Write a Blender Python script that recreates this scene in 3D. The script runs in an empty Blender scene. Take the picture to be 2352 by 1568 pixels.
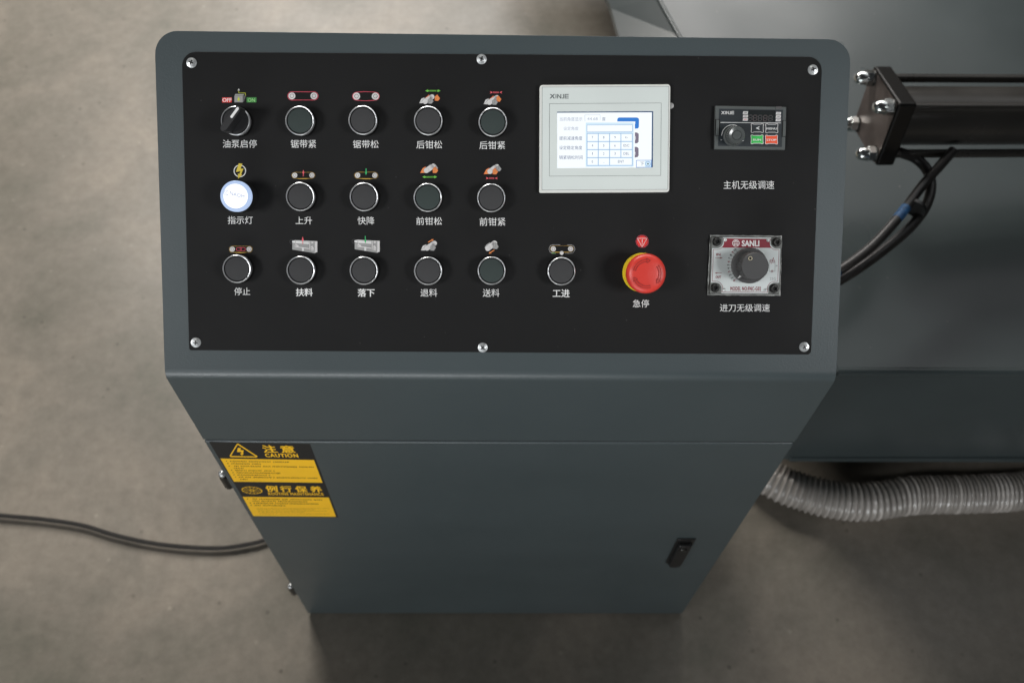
import bpy, math, random
from mathutils import Matrix, Vector, Euler
random.seed(11)
S = bpy.context.scene
COL = S.collection
R = math.radians
ZB = 0.925                       # height of the bend between front face and desk
SLOPE = R(36.067)                # desk slope against the horizontal

# ------------------------------------------------------------------ camera
CAM_LOC = Vector((0.3266677, -0.46701, 0.89189266 + ZB))
CAM_ROT = Euler((R(29.69586), R(-1.237910), R(-0.300379)), 'XYZ')
cd = bpy.data.cameras.new('camera')
cd.sensor_width = 36.0
cd.lens = 36.0 * 2287 / 2352
cd.clip_start = 0.02
cd.clip_end = 60
cd.dof.use_dof = True
cd.dof.focus_distance = 0.970
cd.dof.aperture_fstop = 6.5
cam = bpy.data.objects.new('camera', cd)
COL.objects.link(cam)
cam.location = CAM_LOC
cam.rotation_euler = CAM_ROT
S.camera = cam

# ------------------------------------------------------------------ world
w = bpy.data.worlds.new('World')
S.world = w
w.use_nodes = True
bg = w.node_tree.nodes['Background']
bg.inputs[0].default_value = (0.80, 0.86, 0.92, 1)
bg.inputs[1].default_value = 0.018


# ------------------------------------------------------------------ hall light from back and front left, plus added fills
def area(name, loc, target, sx, sy, power, col):
    d = bpy.data.lights.new(name, 'AREA')
    d.shape = 'RECTANGLE'
    d.size, d.size_y = sx, sy
    d.energy = power
    d.color = col
    o = bpy.data.objects.new(name, d)
    COL.objects.link(o)
    o.location = loc
    o.rotation_euler = (Vector(target) - Vector(loc)).to_track_quat('-Z', 'Y').to_euler()
    return o


area('back_window_light', (0.55, 6.6, 4.6), (0.2, 0.8, 0.0), 5.2, 1.9, 360, (1.0, 0.965, 0.93))
area('bed_fill', (3.0, 2.7, 4.6), (1.2, 0.8, 0.0), 3.2, 2.2, 26, (0.96, 0.98, 1.0))  # added overhead light that brightens the saw bed
area('floor_fill', (-0.9, 3.1, 3.3), (-0.3, 0.6, 0.0), 1.3, 0.7, 80, (1.0, 0.96, 0.90))  # added nearer light, steepens the falloff across the floor
area('low_front_fill', (-0.8, -4.2, 0.5), (0.3, 0.0, 0.6), 2.8, 0.7, 74, (0.95, 0.98, 1.0))  # added fill for the upright front face, no known source
area('front_left_light', (-1.5, -3.4, 2.3), (0.1, 0.0, 0.9), 1.4, 1.2, 12, (0.95, 0.98, 1.0))
for px_, en in ((-1.25, 106), (1.95, 118)):
    sp = bpy.data.lights.new('panel_fill_spot', 'SPOT')  # added unseen spots, cones narrowed to brighten the desk
    sp.energy = en
    sp.spot_size = R(27)
    sp.spot_blend = 0.5
    sp.shadow_soft_size = 0.38
    sp.color = (0.98, 0.985, 1.0)
    spo = bpy.data.objects.new('panel_fill_spot', sp)
    COL.objects.link(spo)
    spo.location = (px_, -1.05, 2.35)
    spo.rotation_euler = (Vector((0.34, 0.17, ZB + 0.10)) - spo.location).to_track_quat('-Z', 'Y').to_euler()

S.view_settings.view_transform = 'Standard'
S.view_settings.look = 'None'
S.view_settings.exposure = 0.0
S.view_settings.gamma = 1.0
S.cycles.use_denoising = True
S.cycles.sample_clamp_indirect = 6.0


# ------------------------------------------------------------------ materials
def lin(*c):
    return tuple(((v / 255) / 12.92 if v / 255 <= 0.04045 else ((v / 255 + 0.055) / 1.055) ** 2.4) for v in c)


def mat(name, col, rough=0.5, metal=0.0, spec=0.5, bump=None, var=None, emit=None, coat=0.0, rvar=None, dust=None):
    """bump=(scale, strength, distance); var=(scale, amount); rvar=(scale, amount)"""
    m = bpy.data.materials.new(name)
    m.use_nodes = True
    nt = m.node_tree
    b = nt.nodes['Principled BSDF']
    b.inputs['Base Color'].default_value = (*col, 1)
    b.inputs['Roughness'].default_value = rough
    b.inputs['Metallic'].default_value = metal
    b.inputs['Specular IOR Level'].default_value = spec
    b.inputs['Coat Weight'].default_value = coat
    if emit is not None:
        b.inputs['Emission Color'].default_value = (*col, 1)
        b.inputs['Base Color'].default_value = (*[c * 0.06 for c in col], 1)
        b.inputs['Specular IOR Level'].default_value = 0.2
        b.inputs['Emission Strength'].default_value = emit
    tc = nt.nodes.new('ShaderNodeTexCoord')

    def noise(scale, detail=3):
        n = nt.nodes.new('ShaderNodeTexNoise')
        n.inputs['Scale'].default_value = scale
        n.inputs['Detail'].default_value = detail
        nt.links.new(tc.outputs['Object'], n.inputs['Vector'])
        return n
    if bump:
        n = noise(bump[0], 2)
        bp = nt.nodes.new('ShaderNodeBump')
        bp.inputs['Strength'].default_value = bump[1]
        bp.inputs['Distance'].default_value = bump[2]
        nt.links.new(n.outputs['Fac'], bp.inputs['Height'])
        nt.links.new(bp.outputs['Normal'], b.inputs['Normal'])
    if var:
        n = noise(var[0], 5)
        mr = nt.nodes.new('ShaderNodeMapRange')
        mr.inputs[1].default_value = 0.2
        mr.inputs[2].default_value = 0.8
        mr.inputs[3].default_value = 1 - var[1]
        mr.inputs[4].default_value = 1 + var[1]
        nt.links.new(n.outputs['Fac'], mr.inputs[0])
        hs = nt.nodes.new('ShaderNodeHueSaturation')
        hs.inputs['Color'].default_value = (*col, 1)
        nt.links.new(mr.outputs[0], hs.inputs['Value'])
        nt.links.new(hs.outputs[0], b.inputs['Base Color'])
    if dust:                                       # scattered specks of dust and lint, (scale, size, strength)
        v = nt.nodes.new('ShaderNodeTexVoronoi')
        v.inputs['Scale'].default_value = dust[0]
        nt.links.new(tc.outputs['Object'], v.inputs['Vector'])
        mr = nt.nodes.new('ShaderNodeMapRange')
        mr.inputs[1].default_value = dust[1] * 0.4
        mr.inputs[2].default_value = dust[1]
        mr.inputs[3].default_value = dust[2]
        mr.inputs[4].default_value = 0.0
        nt.links.new(v.outputs['Distance'], mr.inputs[0])
        sc_ = nt.nodes.new('ShaderNodeSeparateColor')
        nt.links.new(v.outputs['Color'], sc_.inputs[0])
        mm = nt.nodes.new('ShaderNodeMath')
        mm.operation = 'MULTIPLY'
        nt.links.new(mr.outputs[0], mm.inputs[0])
        nt.links.new(sc_.outputs[0], mm.inputs[1])
        mx = nt.nodes.new('ShaderNodeMixRGB')
        nt.links.new(mm.outputs[0], mx.inputs[0])
        if b.inputs['Base Color'].links:
            nt.links.new(b.inputs['Base Color'].links[0].from_socket, mx.inputs[1])
        else:
            mx.inputs[1].default_value = (*col, 1)
        mx.inputs[2].default_value = (0.35, 0.34, 0.32, 1)
        nt.links.new(mx.outputs[0], b.inputs['Base Color'])
    if rvar:
        n = noise(rvar[0], 4)
        mr = nt.nodes.new('ShaderNodeMapRange')
        mr.inputs[1].default_value = 0.2
        mr.inputs[2].default_value = 0.8
        mr.inputs[3].default_value = max(0.02, rough - rvar[1])
        mr.inputs[4].default_value = rough + rvar[1]
        nt.links.new(n.outputs['Fac'], mr.inputs[0])
        nt.links.new(mr.outputs[0], b.inputs['Roughness'])
    return m


M = {}
M['paint'] = mat('teal_grey_powder_paint', (0.047, 0.0625, 0.0665), 0.48, spec=0.42, bump=(560, 0.20, 0.0006), var=(5, 0.07), dust=(70, 0.06, 0.10), rvar=(7, 0.10), coat=0.5)
M['paint'].node_tree.nodes['Principled BSDF'].inputs['Coat Roughness'].default_value = 0.30
_b = M['paint'].node_tree.nodes
M['paint'].node_tree.links.new(_b['Bump'].outputs['Normal'], _b['Principled BSDF'].inputs['Coat Normal'])
M['machine_paint'] = mat('machine_paint', (0.054, 0.068, 0.070), 0.31, spec=0.42, bump=(60, 0.06, 0.001), var=(3.5, 0.22), rvar=(3, 0.10), dust=(22, 0.05, 0.35))
M['plate'] = mat('black_anodised_plate', (0.0082, 0.0082, 0.0082), 0.6, spec=0.2, bump=(900, 0.12, 0.0003), var=(8, 0.12), rvar=(9, 0.14), dust=(60, 0.05, 0.16))
M['chrome'] = mat('chrome', (0.72, 0.73, 0.74), 0.29, 0.75, bump=(330, 0.7, 0.0004))
M['chrome_dark_refl'] = mat('chrome_dark_reflection', (0.05, 0.05, 0.05), 0.18, 0.9, bump=(200, 0.3, 0.001))  # chrome with its dark reflections put into the base colour
M['zinc'] = mat('zinc_screw', (0.62, 0.64, 0.64), 0.36, 0.72, bump=(900, 0.35, 0.0003))
M['cap'] = mat('grey_button_plastic', (0.052, 0.052, 0.053), 0.75, spec=0.15, bump=(700, 0.1, 0.0003), var=(40, 0.10), dust=(300, 0.08, 0.2))
M['cap_green'] = mat('green_grey_button_plastic', (0.042, 0.054, 0.051), 0.75, spec=0.15, bump=(700, 0.1, 0.0003), var=(40, 0.10), dust=(300, 0.08, 0.2))
M['black'] = mat('black_plastic', (0.010, 0.010, 0.010), 0.4, bump=(500, 0.1, 0.0003))
M['knob_black'] = mat('soft_black_knob', (0.013, 0.013, 0.014), 0.5, bump=(500, 0.1, 0.0003))
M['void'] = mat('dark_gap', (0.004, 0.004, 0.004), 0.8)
M['white'] = mat('white_ink', lin(222, 222, 220), 0.6)
M['white_mark'] = mat('white_inlay', lin(228, 228, 226), 0.5)
M['pale'] = mat('pale_grey_ink', lin(212, 210, 208), 0.6)
M['grey'] = mat('mid_grey_ink', lin(160, 160, 158), 0.6)
M['dgrey'] = mat('dark_grey_ink', lin(95, 95, 95), 0.6)
M['ink_black'] = mat('black_ink', (0.012, 0.012, 0.012), 0.6)
M['red_line'] = mat('rose_red_ink', lin(205, 70, 88), 0.6)
M['red'] = mat('red_ink', lin(222, 48, 42), 0.6)
M['pink'] = mat('coral_ink', lin(232, 95, 105), 0.6)
M['green'] = mat('green_ink', lin(110, 190, 70), 0.6)
M['green2'] = mat('deep_green_ink', lin(62, 140, 66), 0.6)
M['mint'] = mat('mint_green_ink', lin(60, 185, 110), 0.6)
M['lgreen'] = mat('light_green_ink', lin(170, 225, 150), 0.6)
M['yellow'] = mat('yellow_ink', lin(222, 198, 72), 0.6)
M['lime'] = mat('lime_ink', lin(205, 215, 60), 0.6)
M['gold'] = mat('gold_ink', lin(200, 160, 60), 0.6)
M['orange'] = mat('orange_ink', lin(232, 140, 75), 0.6)
M['dorange'] = mat('deep_orange_ink', lin(205, 100, 55), 0.6)
M['estop'] = mat('red_mushroom_plastic', (0.62, 0.045, 0.032), 0.38, bump=(300, 0.08, 0.0005))
M['estop_dark'] = mat('red_mushroom_relief_shade', (0.33, 0.022, 0.018), 0.45)  # darker red stands in for the shading of the embossed arrows
M['ring_yellow'] = mat('yellow_ring_plastic', (0.78, 0.60, 0.02), 0.5)
M['hmi'] = mat('pale_grey_green_membrane', (0.65, 0.70, 0.67), 0.5, var=(12, 0.04), bump=(900, 0.08, 0.0002))
M['hmi_rim'] = mat('pale_beige_rim', (0.68, 0.69, 0.65), 0.42)
M['hmi_line'] = mat('dark_membrane_line', (0.06, 0.065, 0.07), 0.6)
M['brandgrey'] = mat('dark_print', (0.05, 0.06, 0.065), 0.6)
M['lcd'] = mat('screen_white', (0.93, 0.98, 1.0), 0.3, emit=0.98)
M['lcd_edge'] = mat('screen_shadow_edge', lin(70, 92, 125), 0.3, emit=0.9)
M['lcd_line'] = mat('screen_line_blue', lin(120, 150, 205), 0.3, emit=0.95)
M['lcd_panel'] = mat('screen_key_panel', lin(205, 230, 245), 0.3, emit=1.0)
M['lcd_text'] = mat('screen_text', lin(100, 116, 155), 0.3, emit=0.9)
M['lcd_text2'] = mat('screen_text_faint', lin(170, 178, 200), 0.3, emit=0.95)
M['lcd_blue'] = mat('screen_blue_button', lin(62, 130, 215), 0.3, emit=0.9)
M['lcd_plum'] = mat('screen_plum_button', lin(130, 122, 140), 0.3, emit=0.9)
M['lamp_core'] = mat('lit_lamp_face', (0.96, 0.98, 1.0), 0.3, emit=1.1)
M['lamp_mark'] = mat('lamp_face_mark', (0.42, 0.48, 0.66), 0.4, emit=0.9)
M['lamp_lens'] = mat('lit_lamp_rim', (0.50, 0.64, 0.92), 0.12, emit=0.9, bump=(120, 0.5, 0.001))
M['key_frame'] = mat('keypad_grey_frame', (0.075, 0.085, 0.082), 0.55, bump=(800, 0.15, 0.0003))
M['key_face'] = mat('keypad_face', (0.021, 0.027, 0.031), 0.35, spec=0.5, bump=(500, 0.1, 0.0003))
M['key_window'] = mat('keypad_window', (0.022, 0.025, 0.025), 0.12, spec=0.6)
M['seg'] = mat('unlit_segments', (0.085, 0.080, 0.080), 0.5)
M['seg_r'] = mat('unlit_segments_reddish', (0.115, 0.085, 0.085), 0.5)
M['clear_knob'] = mat('smoky_knob', (0.080, 0.088, 0.086), 0.22, bump=(300, 0.2, 0.0005), coat=0.4)
M['key_green'] = mat('run_key_green', lin(52, 190, 82), 0.4)
M['key_red'] = mat('stop_key_red', lin(235, 85, 45), 0.4)
M['valve_rim'] = mat('rough_cut_steel_edge', (0.20, 0.205, 0.195), 0.45, 0.7, bump=(420, 0.5, 0.0006), var=(120, 0.35))
M['valve_block'] = mat('valve_block_grey', (0.155, 0.16, 0.15), 0.55, 0.3, bump=(260, 0.5, 0.0008), var=(70, 0.25))
M['valve_plate'] = mat('brushed_aluminium_label', (0.56, 0.60, 0.59), 0.42, 0.25, var=(18, 0.05))
M['maroon'] = mat('maroon_ink', (0.20, 0.008, 0.022), 0.5)
M['engrave'] = mat('engraved_grey', (0.26, 0.27, 0.27), 0.6)
M['bolt'] = mat('blackened_bolt', (0.055, 0.055, 0.052), 0.32, 0.8, bump=(500, 0.4, 0.0006))
M['dial'] = mat('dial_grey_plastic', (0.045, 0.045, 0.045), 0.5, bump=(600, 0.1, 0.0003))
M['brass'] = mat('pale_brass', (0.42, 0.38, 0.28), 0.4, 0.6)
M['sticker_black'] = mat('sticker_black', (0.011, 0.011, 0.011), 0.45)
M['sticker_yellow'] = mat('sticker_yellow', (0.97, 0.55, 0.014), 0.5, var=(30, 0.04))
M['fine'] = mat('fine_print', (0.05, 0.035, 0.008), 0.6)
M['fine2'] = mat('faded_fine_print', (0.42, 0.25, 0.016), 0.6)
M['steel_dark'] = mat('oily_dark_steel', (0.050, 0.047, 0.043), 0.30, 0.4, bump=(30, 0.1, 0.002), var=(9, 0.25), rvar=(12, 0.1))
M['plate_rust'] = mat('bare_steel_end_plate', (0.17, 0.14, 0.13), 0.5, 0.5, bump=(60, 0.3, 0.001), var=(28, 0.4))
M['plate_edge'] = mat('black_end_plate_edge', (0.022, 0.021, 0.020), 0.25, 0.5)
M['nut'] = mat('zinc_acorn_nut', (0.74, 0.77, 0.76), 0.2, 1.0, bump=(60, 0.2, 0.001))
M['rubber'] = mat('black_rubber_hose', (0.022, 0.020, 0.019), 0.38, bump=(120, 0.3, 0.001), var=(60, 0.3))
M['cable'] = mat('dusty_black_cable', (0.032, 0.029, 0.026), 0.8, var=(50, 0.2))
M['blue_tape'] = mat('blue_hose_marking', (0.025, 0.10, 0.24), 0.5, var=(220, 0.9))
M['duct'] = mat('translucent_grey_duct', (0.30, 0.275, 0.25), 0.3, spec=0.6, var=(14, 0.18), coat=0.3)
M['duct_wire'] = mat('duct_spiral_rib', (0.50, 0.465, 0.43), 0.22, spec=0.7, coat=0.4, var=(60, 0.3))


def floor_material():
    m = mat('concrete_floor', (0.2, 0.18, 0.15), 0.42, spec=0.45)
    nt = m.node_tree
    b = nt.nodes['Principled BSDF']
    tc = nt.nodes.new('ShaderNodeTexCoord')

    def noise(scale, detail, rough=0.55, dist=0.0):
        n = nt.nodes.new('ShaderNodeTexNoise')
        n.inputs['Scale'].default_value = scale
        n.inputs['Detail'].default_value = detail
        n.inputs['Roughness'].default_value = rough
        n.inputs['Distortion'].default_value = dist
        nt.links.new(tc.outputs['Object'], n.inputs['Vector'])
        return n
    n1 = noise(3.2, 8, 0.62, 0.4)
    cr = nt.nodes.new('ShaderNodeValToRGB')
    e = cr.color_ramp.elements
    e[0].position, e[0].color = 0.32, (0.198, 0.188, 0.152, 1)
    e[1].position, e[1].color = 0.68, (0.365, 0.318, 0.262, 1)
    k = cr.color_ramp.elements.new(0.5)
    k.color = (0.280, 0.252, 0.210, 1)
    nt.links.new(n1.outputs['Fac'], cr.inputs[0])
    n2 = noise(42, 5, 0.7)
    mr = nt.nodes.new('ShaderNodeMapRange')
    mr.inputs[1].default_value, mr.inputs[2].default_value = 0.3, 0.7
    mr.inputs[3].default_value, mr.inputs[4].default_value = 0.86, 1.12
    nt.links.new(n2.outputs['Fac'], mr.inputs[0])
    v = nt.nodes.new('ShaderNodeTexVoronoi')
    v.inputs['Scale'].default_value = 24
    nt.links.new(tc.outputs['Object'], v.inputs['Vector'])
    lt = nt.nodes.new('ShaderNodeMapRange')      # scattered small pale and dark specks
    lt.inputs[1].default_value, lt.inputs[2].default_value = 0.05, 0.13
    lt.inputs[3].default_value, lt.inputs[4].default_value = 1.0, 0.0
    nt.links.new(v.outputs['Distance'], lt.inputs[0])
    sep = nt.nodes.new('ShaderNodeSeparateColor')
    nt.links.new(v.outputs['Color'], sep.inputs[0])
    sg = nt.nodes.new('ShaderNodeMapRange')
    sg.inputs[1].default_value, sg.inputs[2].default_value = 0.0, 1.0
    sg.inputs[3].default_value, sg.inputs[4].default_value = -0.45, 0.30
    nt.links.new(sep.outputs[0], sg.inputs[0])
    mu = nt.nodes.new('ShaderNodeMath')
    mu.operation = 'MULTIPLY'
    nt.links.new(lt.outputs[0], mu.inputs[0])
    nt.links.new(sg.outputs[0], mu.inputs[1])
    ad = nt.nodes.new('ShaderNodeMath')
    ad.operation = 'ADD'
    nt.links.new(mr.outputs[0], ad.inputs[0])
    nt.links.new(mu.outputs[0], ad.inputs[1])
    hs = nt.nodes.new('ShaderNodeHueSaturation')
    nt.links.new(cr.outputs[0], hs.inputs['Color'])
    nt.links.new(ad.outputs[0], hs.inputs['Value'])
    nt.links.new(hs.outputs[0], b.inputs['Base Color'])
    r = nt.nodes.new('ShaderNodeMapRange')
    r.inputs[1].default_value, r.inputs[2].default_value = 0.3, 0.7
    r.inputs[3].default_value, r.inputs[4].default_value = 0.30, 0.46
    n3 = noise(2.1, 4)
    nt.links.new(n3.outputs['Fac'], r.inputs[0])
    nt.links.new(r.outputs[0], b.inputs['Roughness'])
    bp = nt.nodes.new('ShaderNodeBump')
    bp.inputs['Strength'].default_value = 0.25
    bp.inputs['Distance'].default_value = 0.003
    n4 = noise(9, 6)
    nt.links.new(n4.outputs['Fac'], bp.inputs['Height'])
    nt.links.new(bp.outputs['Normal'], b.inputs['Normal'])
    return m


M['floor'] = floor_material()


# ------------------------------------------------------------------ object helpers
class MB:
    """collects shapes; build() links them as ONE mesh object"""

    def __init__(self):
        self.v, self.f, self.mi, self.ms = [], [], [], []

    def _m(self, m):
        if m not in self.ms:
            self.ms.append(m)
        return self.ms.index(m)

    def add(self, vs, fs, m):
        k = len(self.v)
        self.v += [tuple(p) for p in vs]
        i = self._m(m)
        for f in fs:
            self.f.append([a + k for a in f])
            self.mi.append(i)

    def box(self, x0, x1, y0, y1, z0, z1, m, T=None):
        vs = [Vector((x, y, z)) for z in (z0, z1) for y in (y0, y1) for x in (x0, x1)]
        if T:
            vs = [T @ p for p in vs]
        self.add(vs, [(0, 2, 3, 1), (4, 5, 7, 6), (0, 1, 5, 4), (2, 6, 7, 3), (0, 4, 6, 2), (1, 3, 7, 5)], m)

    def prism(self, pts, z0, z1, m, T=None):
        n = len(pts)
        ar = sum(pts[i][0] * pts[(i + 1) % n][1] - pts[(i + 1) % n][0] * pts[i][1] for i in range(n))
        if ar < 0:
            pts = pts[::-1]
        vs = [Vector((p[0], p[1], z0)) for p in pts] + [Vector((p[0], p[1], z1)) for p in pts]
        if T:
            vs = [T @ p for p in vs]
        fs = [tuple(range(n))[::-1], tuple(range(n, 2 * n))] + [(i, (i + 1) % n, n + (i + 1) % n, n + i) for i in range(n)]
        self.add(vs, fs, m)

    def lathe(self, prof, m, seg=48, T=None, rfun=None):
        """prof: (radius, height) from bottom outside to top centre"""
        vs, fs = [], []
        for r, h in prof:
            for k in range(seg):
                a = 2 * math.pi * k / seg
                rr = r * (rfun(a, h) if rfun else 1)
                p = Vector((rr * math.cos(a), rr * math.sin(a), h))
                vs.append(T @ p if T else p)
        for j in range(len(prof) - 1):
            for k in range(seg):
                k2 = (k + 1) % seg
                fs.append((j * seg + k, j * seg + k2, (j + 1) * seg + k2, (j + 1) * seg + k))
        self.add(vs, fs, m)

    def tube(self, pts, rad, m, seg=12, rf=None, cap=True):
        pts = [Vector(p) for p in pts]
        vs, fs = [], []
        up = Vector((0, 0, 1))
        n = len(pts)
        for i, p in enumerate(pts):
            t = (pts[min(i + 1, n - 1)] - pts[max(i - 1, 0)]).normalized()
            a = t.cross(up)
            if a.length < 0.05:
                a = t.cross(Vector((0, 1, 0)))
            a.normalize()
            b = a.cross(t).normalized()
            r = rad if rf is None else rf(i)
            for k in range(seg):
                q = 2 * math.pi * k / seg
                vs.append(p + a * (r * math.cos(q)) + b * (r * math.sin(q)))
        for i in range(n - 1):
            for k in range(seg):
                k2 = (k + 1) % seg
                fs.append((i * seg + k, i * seg + k2, (i + 1) * seg + k2, (i + 1) * seg + k))
        if cap:
            fs.append(tuple(range(seg))[::-1])
            fs.append(tuple(range((n - 1) * seg, n * seg)))
        self.add(vs, fs, m)

    def build(self, name, parent=None, mtx=None, smooth=None, bevel=None):
        me = bpy.data.meshes.new(name)
        me.from_pydata(self.v, [], self.f)
        for m in self.ms:
            me.materials.append(M[m])
        for p, i in zip(me.polygons, self.mi):
            p.material_index = i
        me.validate()
        me.update()
        if smooth:
            me.shade_smooth()
            me.set_sharp_from_angle(angle=R(smooth))
        return link(name, me, parent, mtx, bevel)


def link(name, me, parent=None, mtx=None, bevel=None):
    o = bpy.data.objects.new(name, me)
    COL.objects.link(o)
    o.parent = parent
    if mtx is not None:
        o.matrix_basis = mtx
    if bevel:
        b = o.modifiers.new('bevel', 'BEVEL')
        b.width = bevel[0]
        b.segments = bevel[1]
        b.limit_method = 'ANGLE'
        b.angle_limit = R(bevel[2] if len(bevel) > 2 else 40)
        b.harden_normals = False
    return o


def tag(o, label=None, cat=None, group=None, kind=None):
    for k, v in (('label', label), ('category', cat), ('group', group), ('kind', kind)):
        if v:
            o[k] = v
    return o


def thing(name, label, cat, loc=(0, 0, 0), mtx=None):
    o = bpy.data.objects.new(name, None)
    COL.objects.link(o)
    o.location = loc
    if mtx is not None:
        o.matrix_basis = mtx
    o.empty_display_size = 0.05
    return tag(o, label, cat)


# ------------------------------------------------------------------ measured planes
CR = CAM_ROT.to_matrix()
K = 2352 / 4096


class Plane:
    """a real plane of the console; at() finds where on it a measured sight line lands"""

    def __init__(self, o, x, y):
        x, y = Vector(x), Vector(y)
        n = x.cross(y)
        self.m = Matrix((x, y, n)).transposed().to_4x4()
        self.m.translation = Vector(o)
        self.inv = self.m.inverted()

    def at(self, u, v, h=0.0):
        d = CR @ Vector(((u * K - 1176) / 2287, -(v * K - 784) / 2287, -1))
        o = self.inv @ CAM_LOC
        d = self.inv.to_3x3() @ d
        t = (h - o.z) / d.z
        return o + d * t


DESK = Plane((0, 0, ZB), (1, 0, 0), (0, math.cos(SLOPE), math.sin(SLOPE)))
FRONT = Plane((0, 0, ZB), (1, 0, 0), (0, 0, 1))
FLOOR = Plane((0, 0, 0), (1, 0, 0), (0, 1, 0))


def flat_at(u, v, z):
    p = FLOOR.at(u, v, z)
    return Vector((p.x, p.y, z))


GLY = {}


def glyphs(body):
    key = body
    if key not in GLY:
        c = bpy.data.curves.new('t', 'FONT')
        c.body = body
        c.size = 1
        c.resolution_u = 3
        c.space_character = 1.16 if (body.isupper() and len(body) > 5) else 1.0
        o = bpy.data.objects.new('t', c)
        me = bpy.data.meshes.new_from_object(o)
        vs = [v.co.copy() for v in me.vertices]
        fs = [tuple(p.vertices) for p in me.polygons]
        x0, x1 = min(v.x for v in vs), max(v.x for v in vs)
        y0, y1 = min(v.y for v in vs), max(v.y for v in vs)
        vs = [((v.x - x0) / (x1 - x0), (v.y - y0) / max(1e-6, y1 - y0)) for v in vs]
        bpy.data.objects.remove(o)
        bpy.data.curves.remove(c)
        bpy.data.meshes.remove(me)
        GLY[key] = (vs, fs)
    return GLY[key]


def brand(a, x0, y0, x1, y1, m, layer=2):
    W_, H_ = x1 - x0, y1 - y0
    t = H_ * 0.17

    def P(u, v):
        return (x0 + u * W_, y1 - v * H_)

    def poly(*q):
        a.poly([P(*p) for p in q], m, layer)
    k = t / W_
    h = t / H_
    poly((0.0, 1), (0.075, 1), (0.20, 0.53), (0.155, 0.43))
    a.poly([P(0.0, 0), P(0.065, 0), P(0.285, 1), P(0.215, 1)], m, layer + 0.3)
    poly((0.165, 0.40), (0.20, 0.50), (0.275, 0), (0.205, 0))
    poly((0.315, 0), (0.315, 1), (0.315 + k, 1), (0.315 + k, 0))
    poly((0.40, 0), (0.40, 1), (0.40 + k, 1), (0.40 + k, 0))
    poly((0.40, 1), (0.40 + k, 1), (0.61, 0), (0.61 - k, 0))
    poly((0.61 - k, 0), (0.61 - k, 1), (0.61, 1), (0.61, 0))
    poly((0.745 - k, h * .5), (0.745 - k, 1), (0.745, 1), (0.745, h * .5))
    poly((0.635, 0), (0.635, h), (0.745, h), (0.745, 0))
    poly((0.79, 0), (0.79, 1), (0.79 + k, 1), (0.79 + k, 0))
    for v in (0, 0.5 - h / 2, 1 - h):
        poly((0.79 + k, v), (0.79 + k, v + h), (1.0, v + h), (1.0, v))


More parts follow.
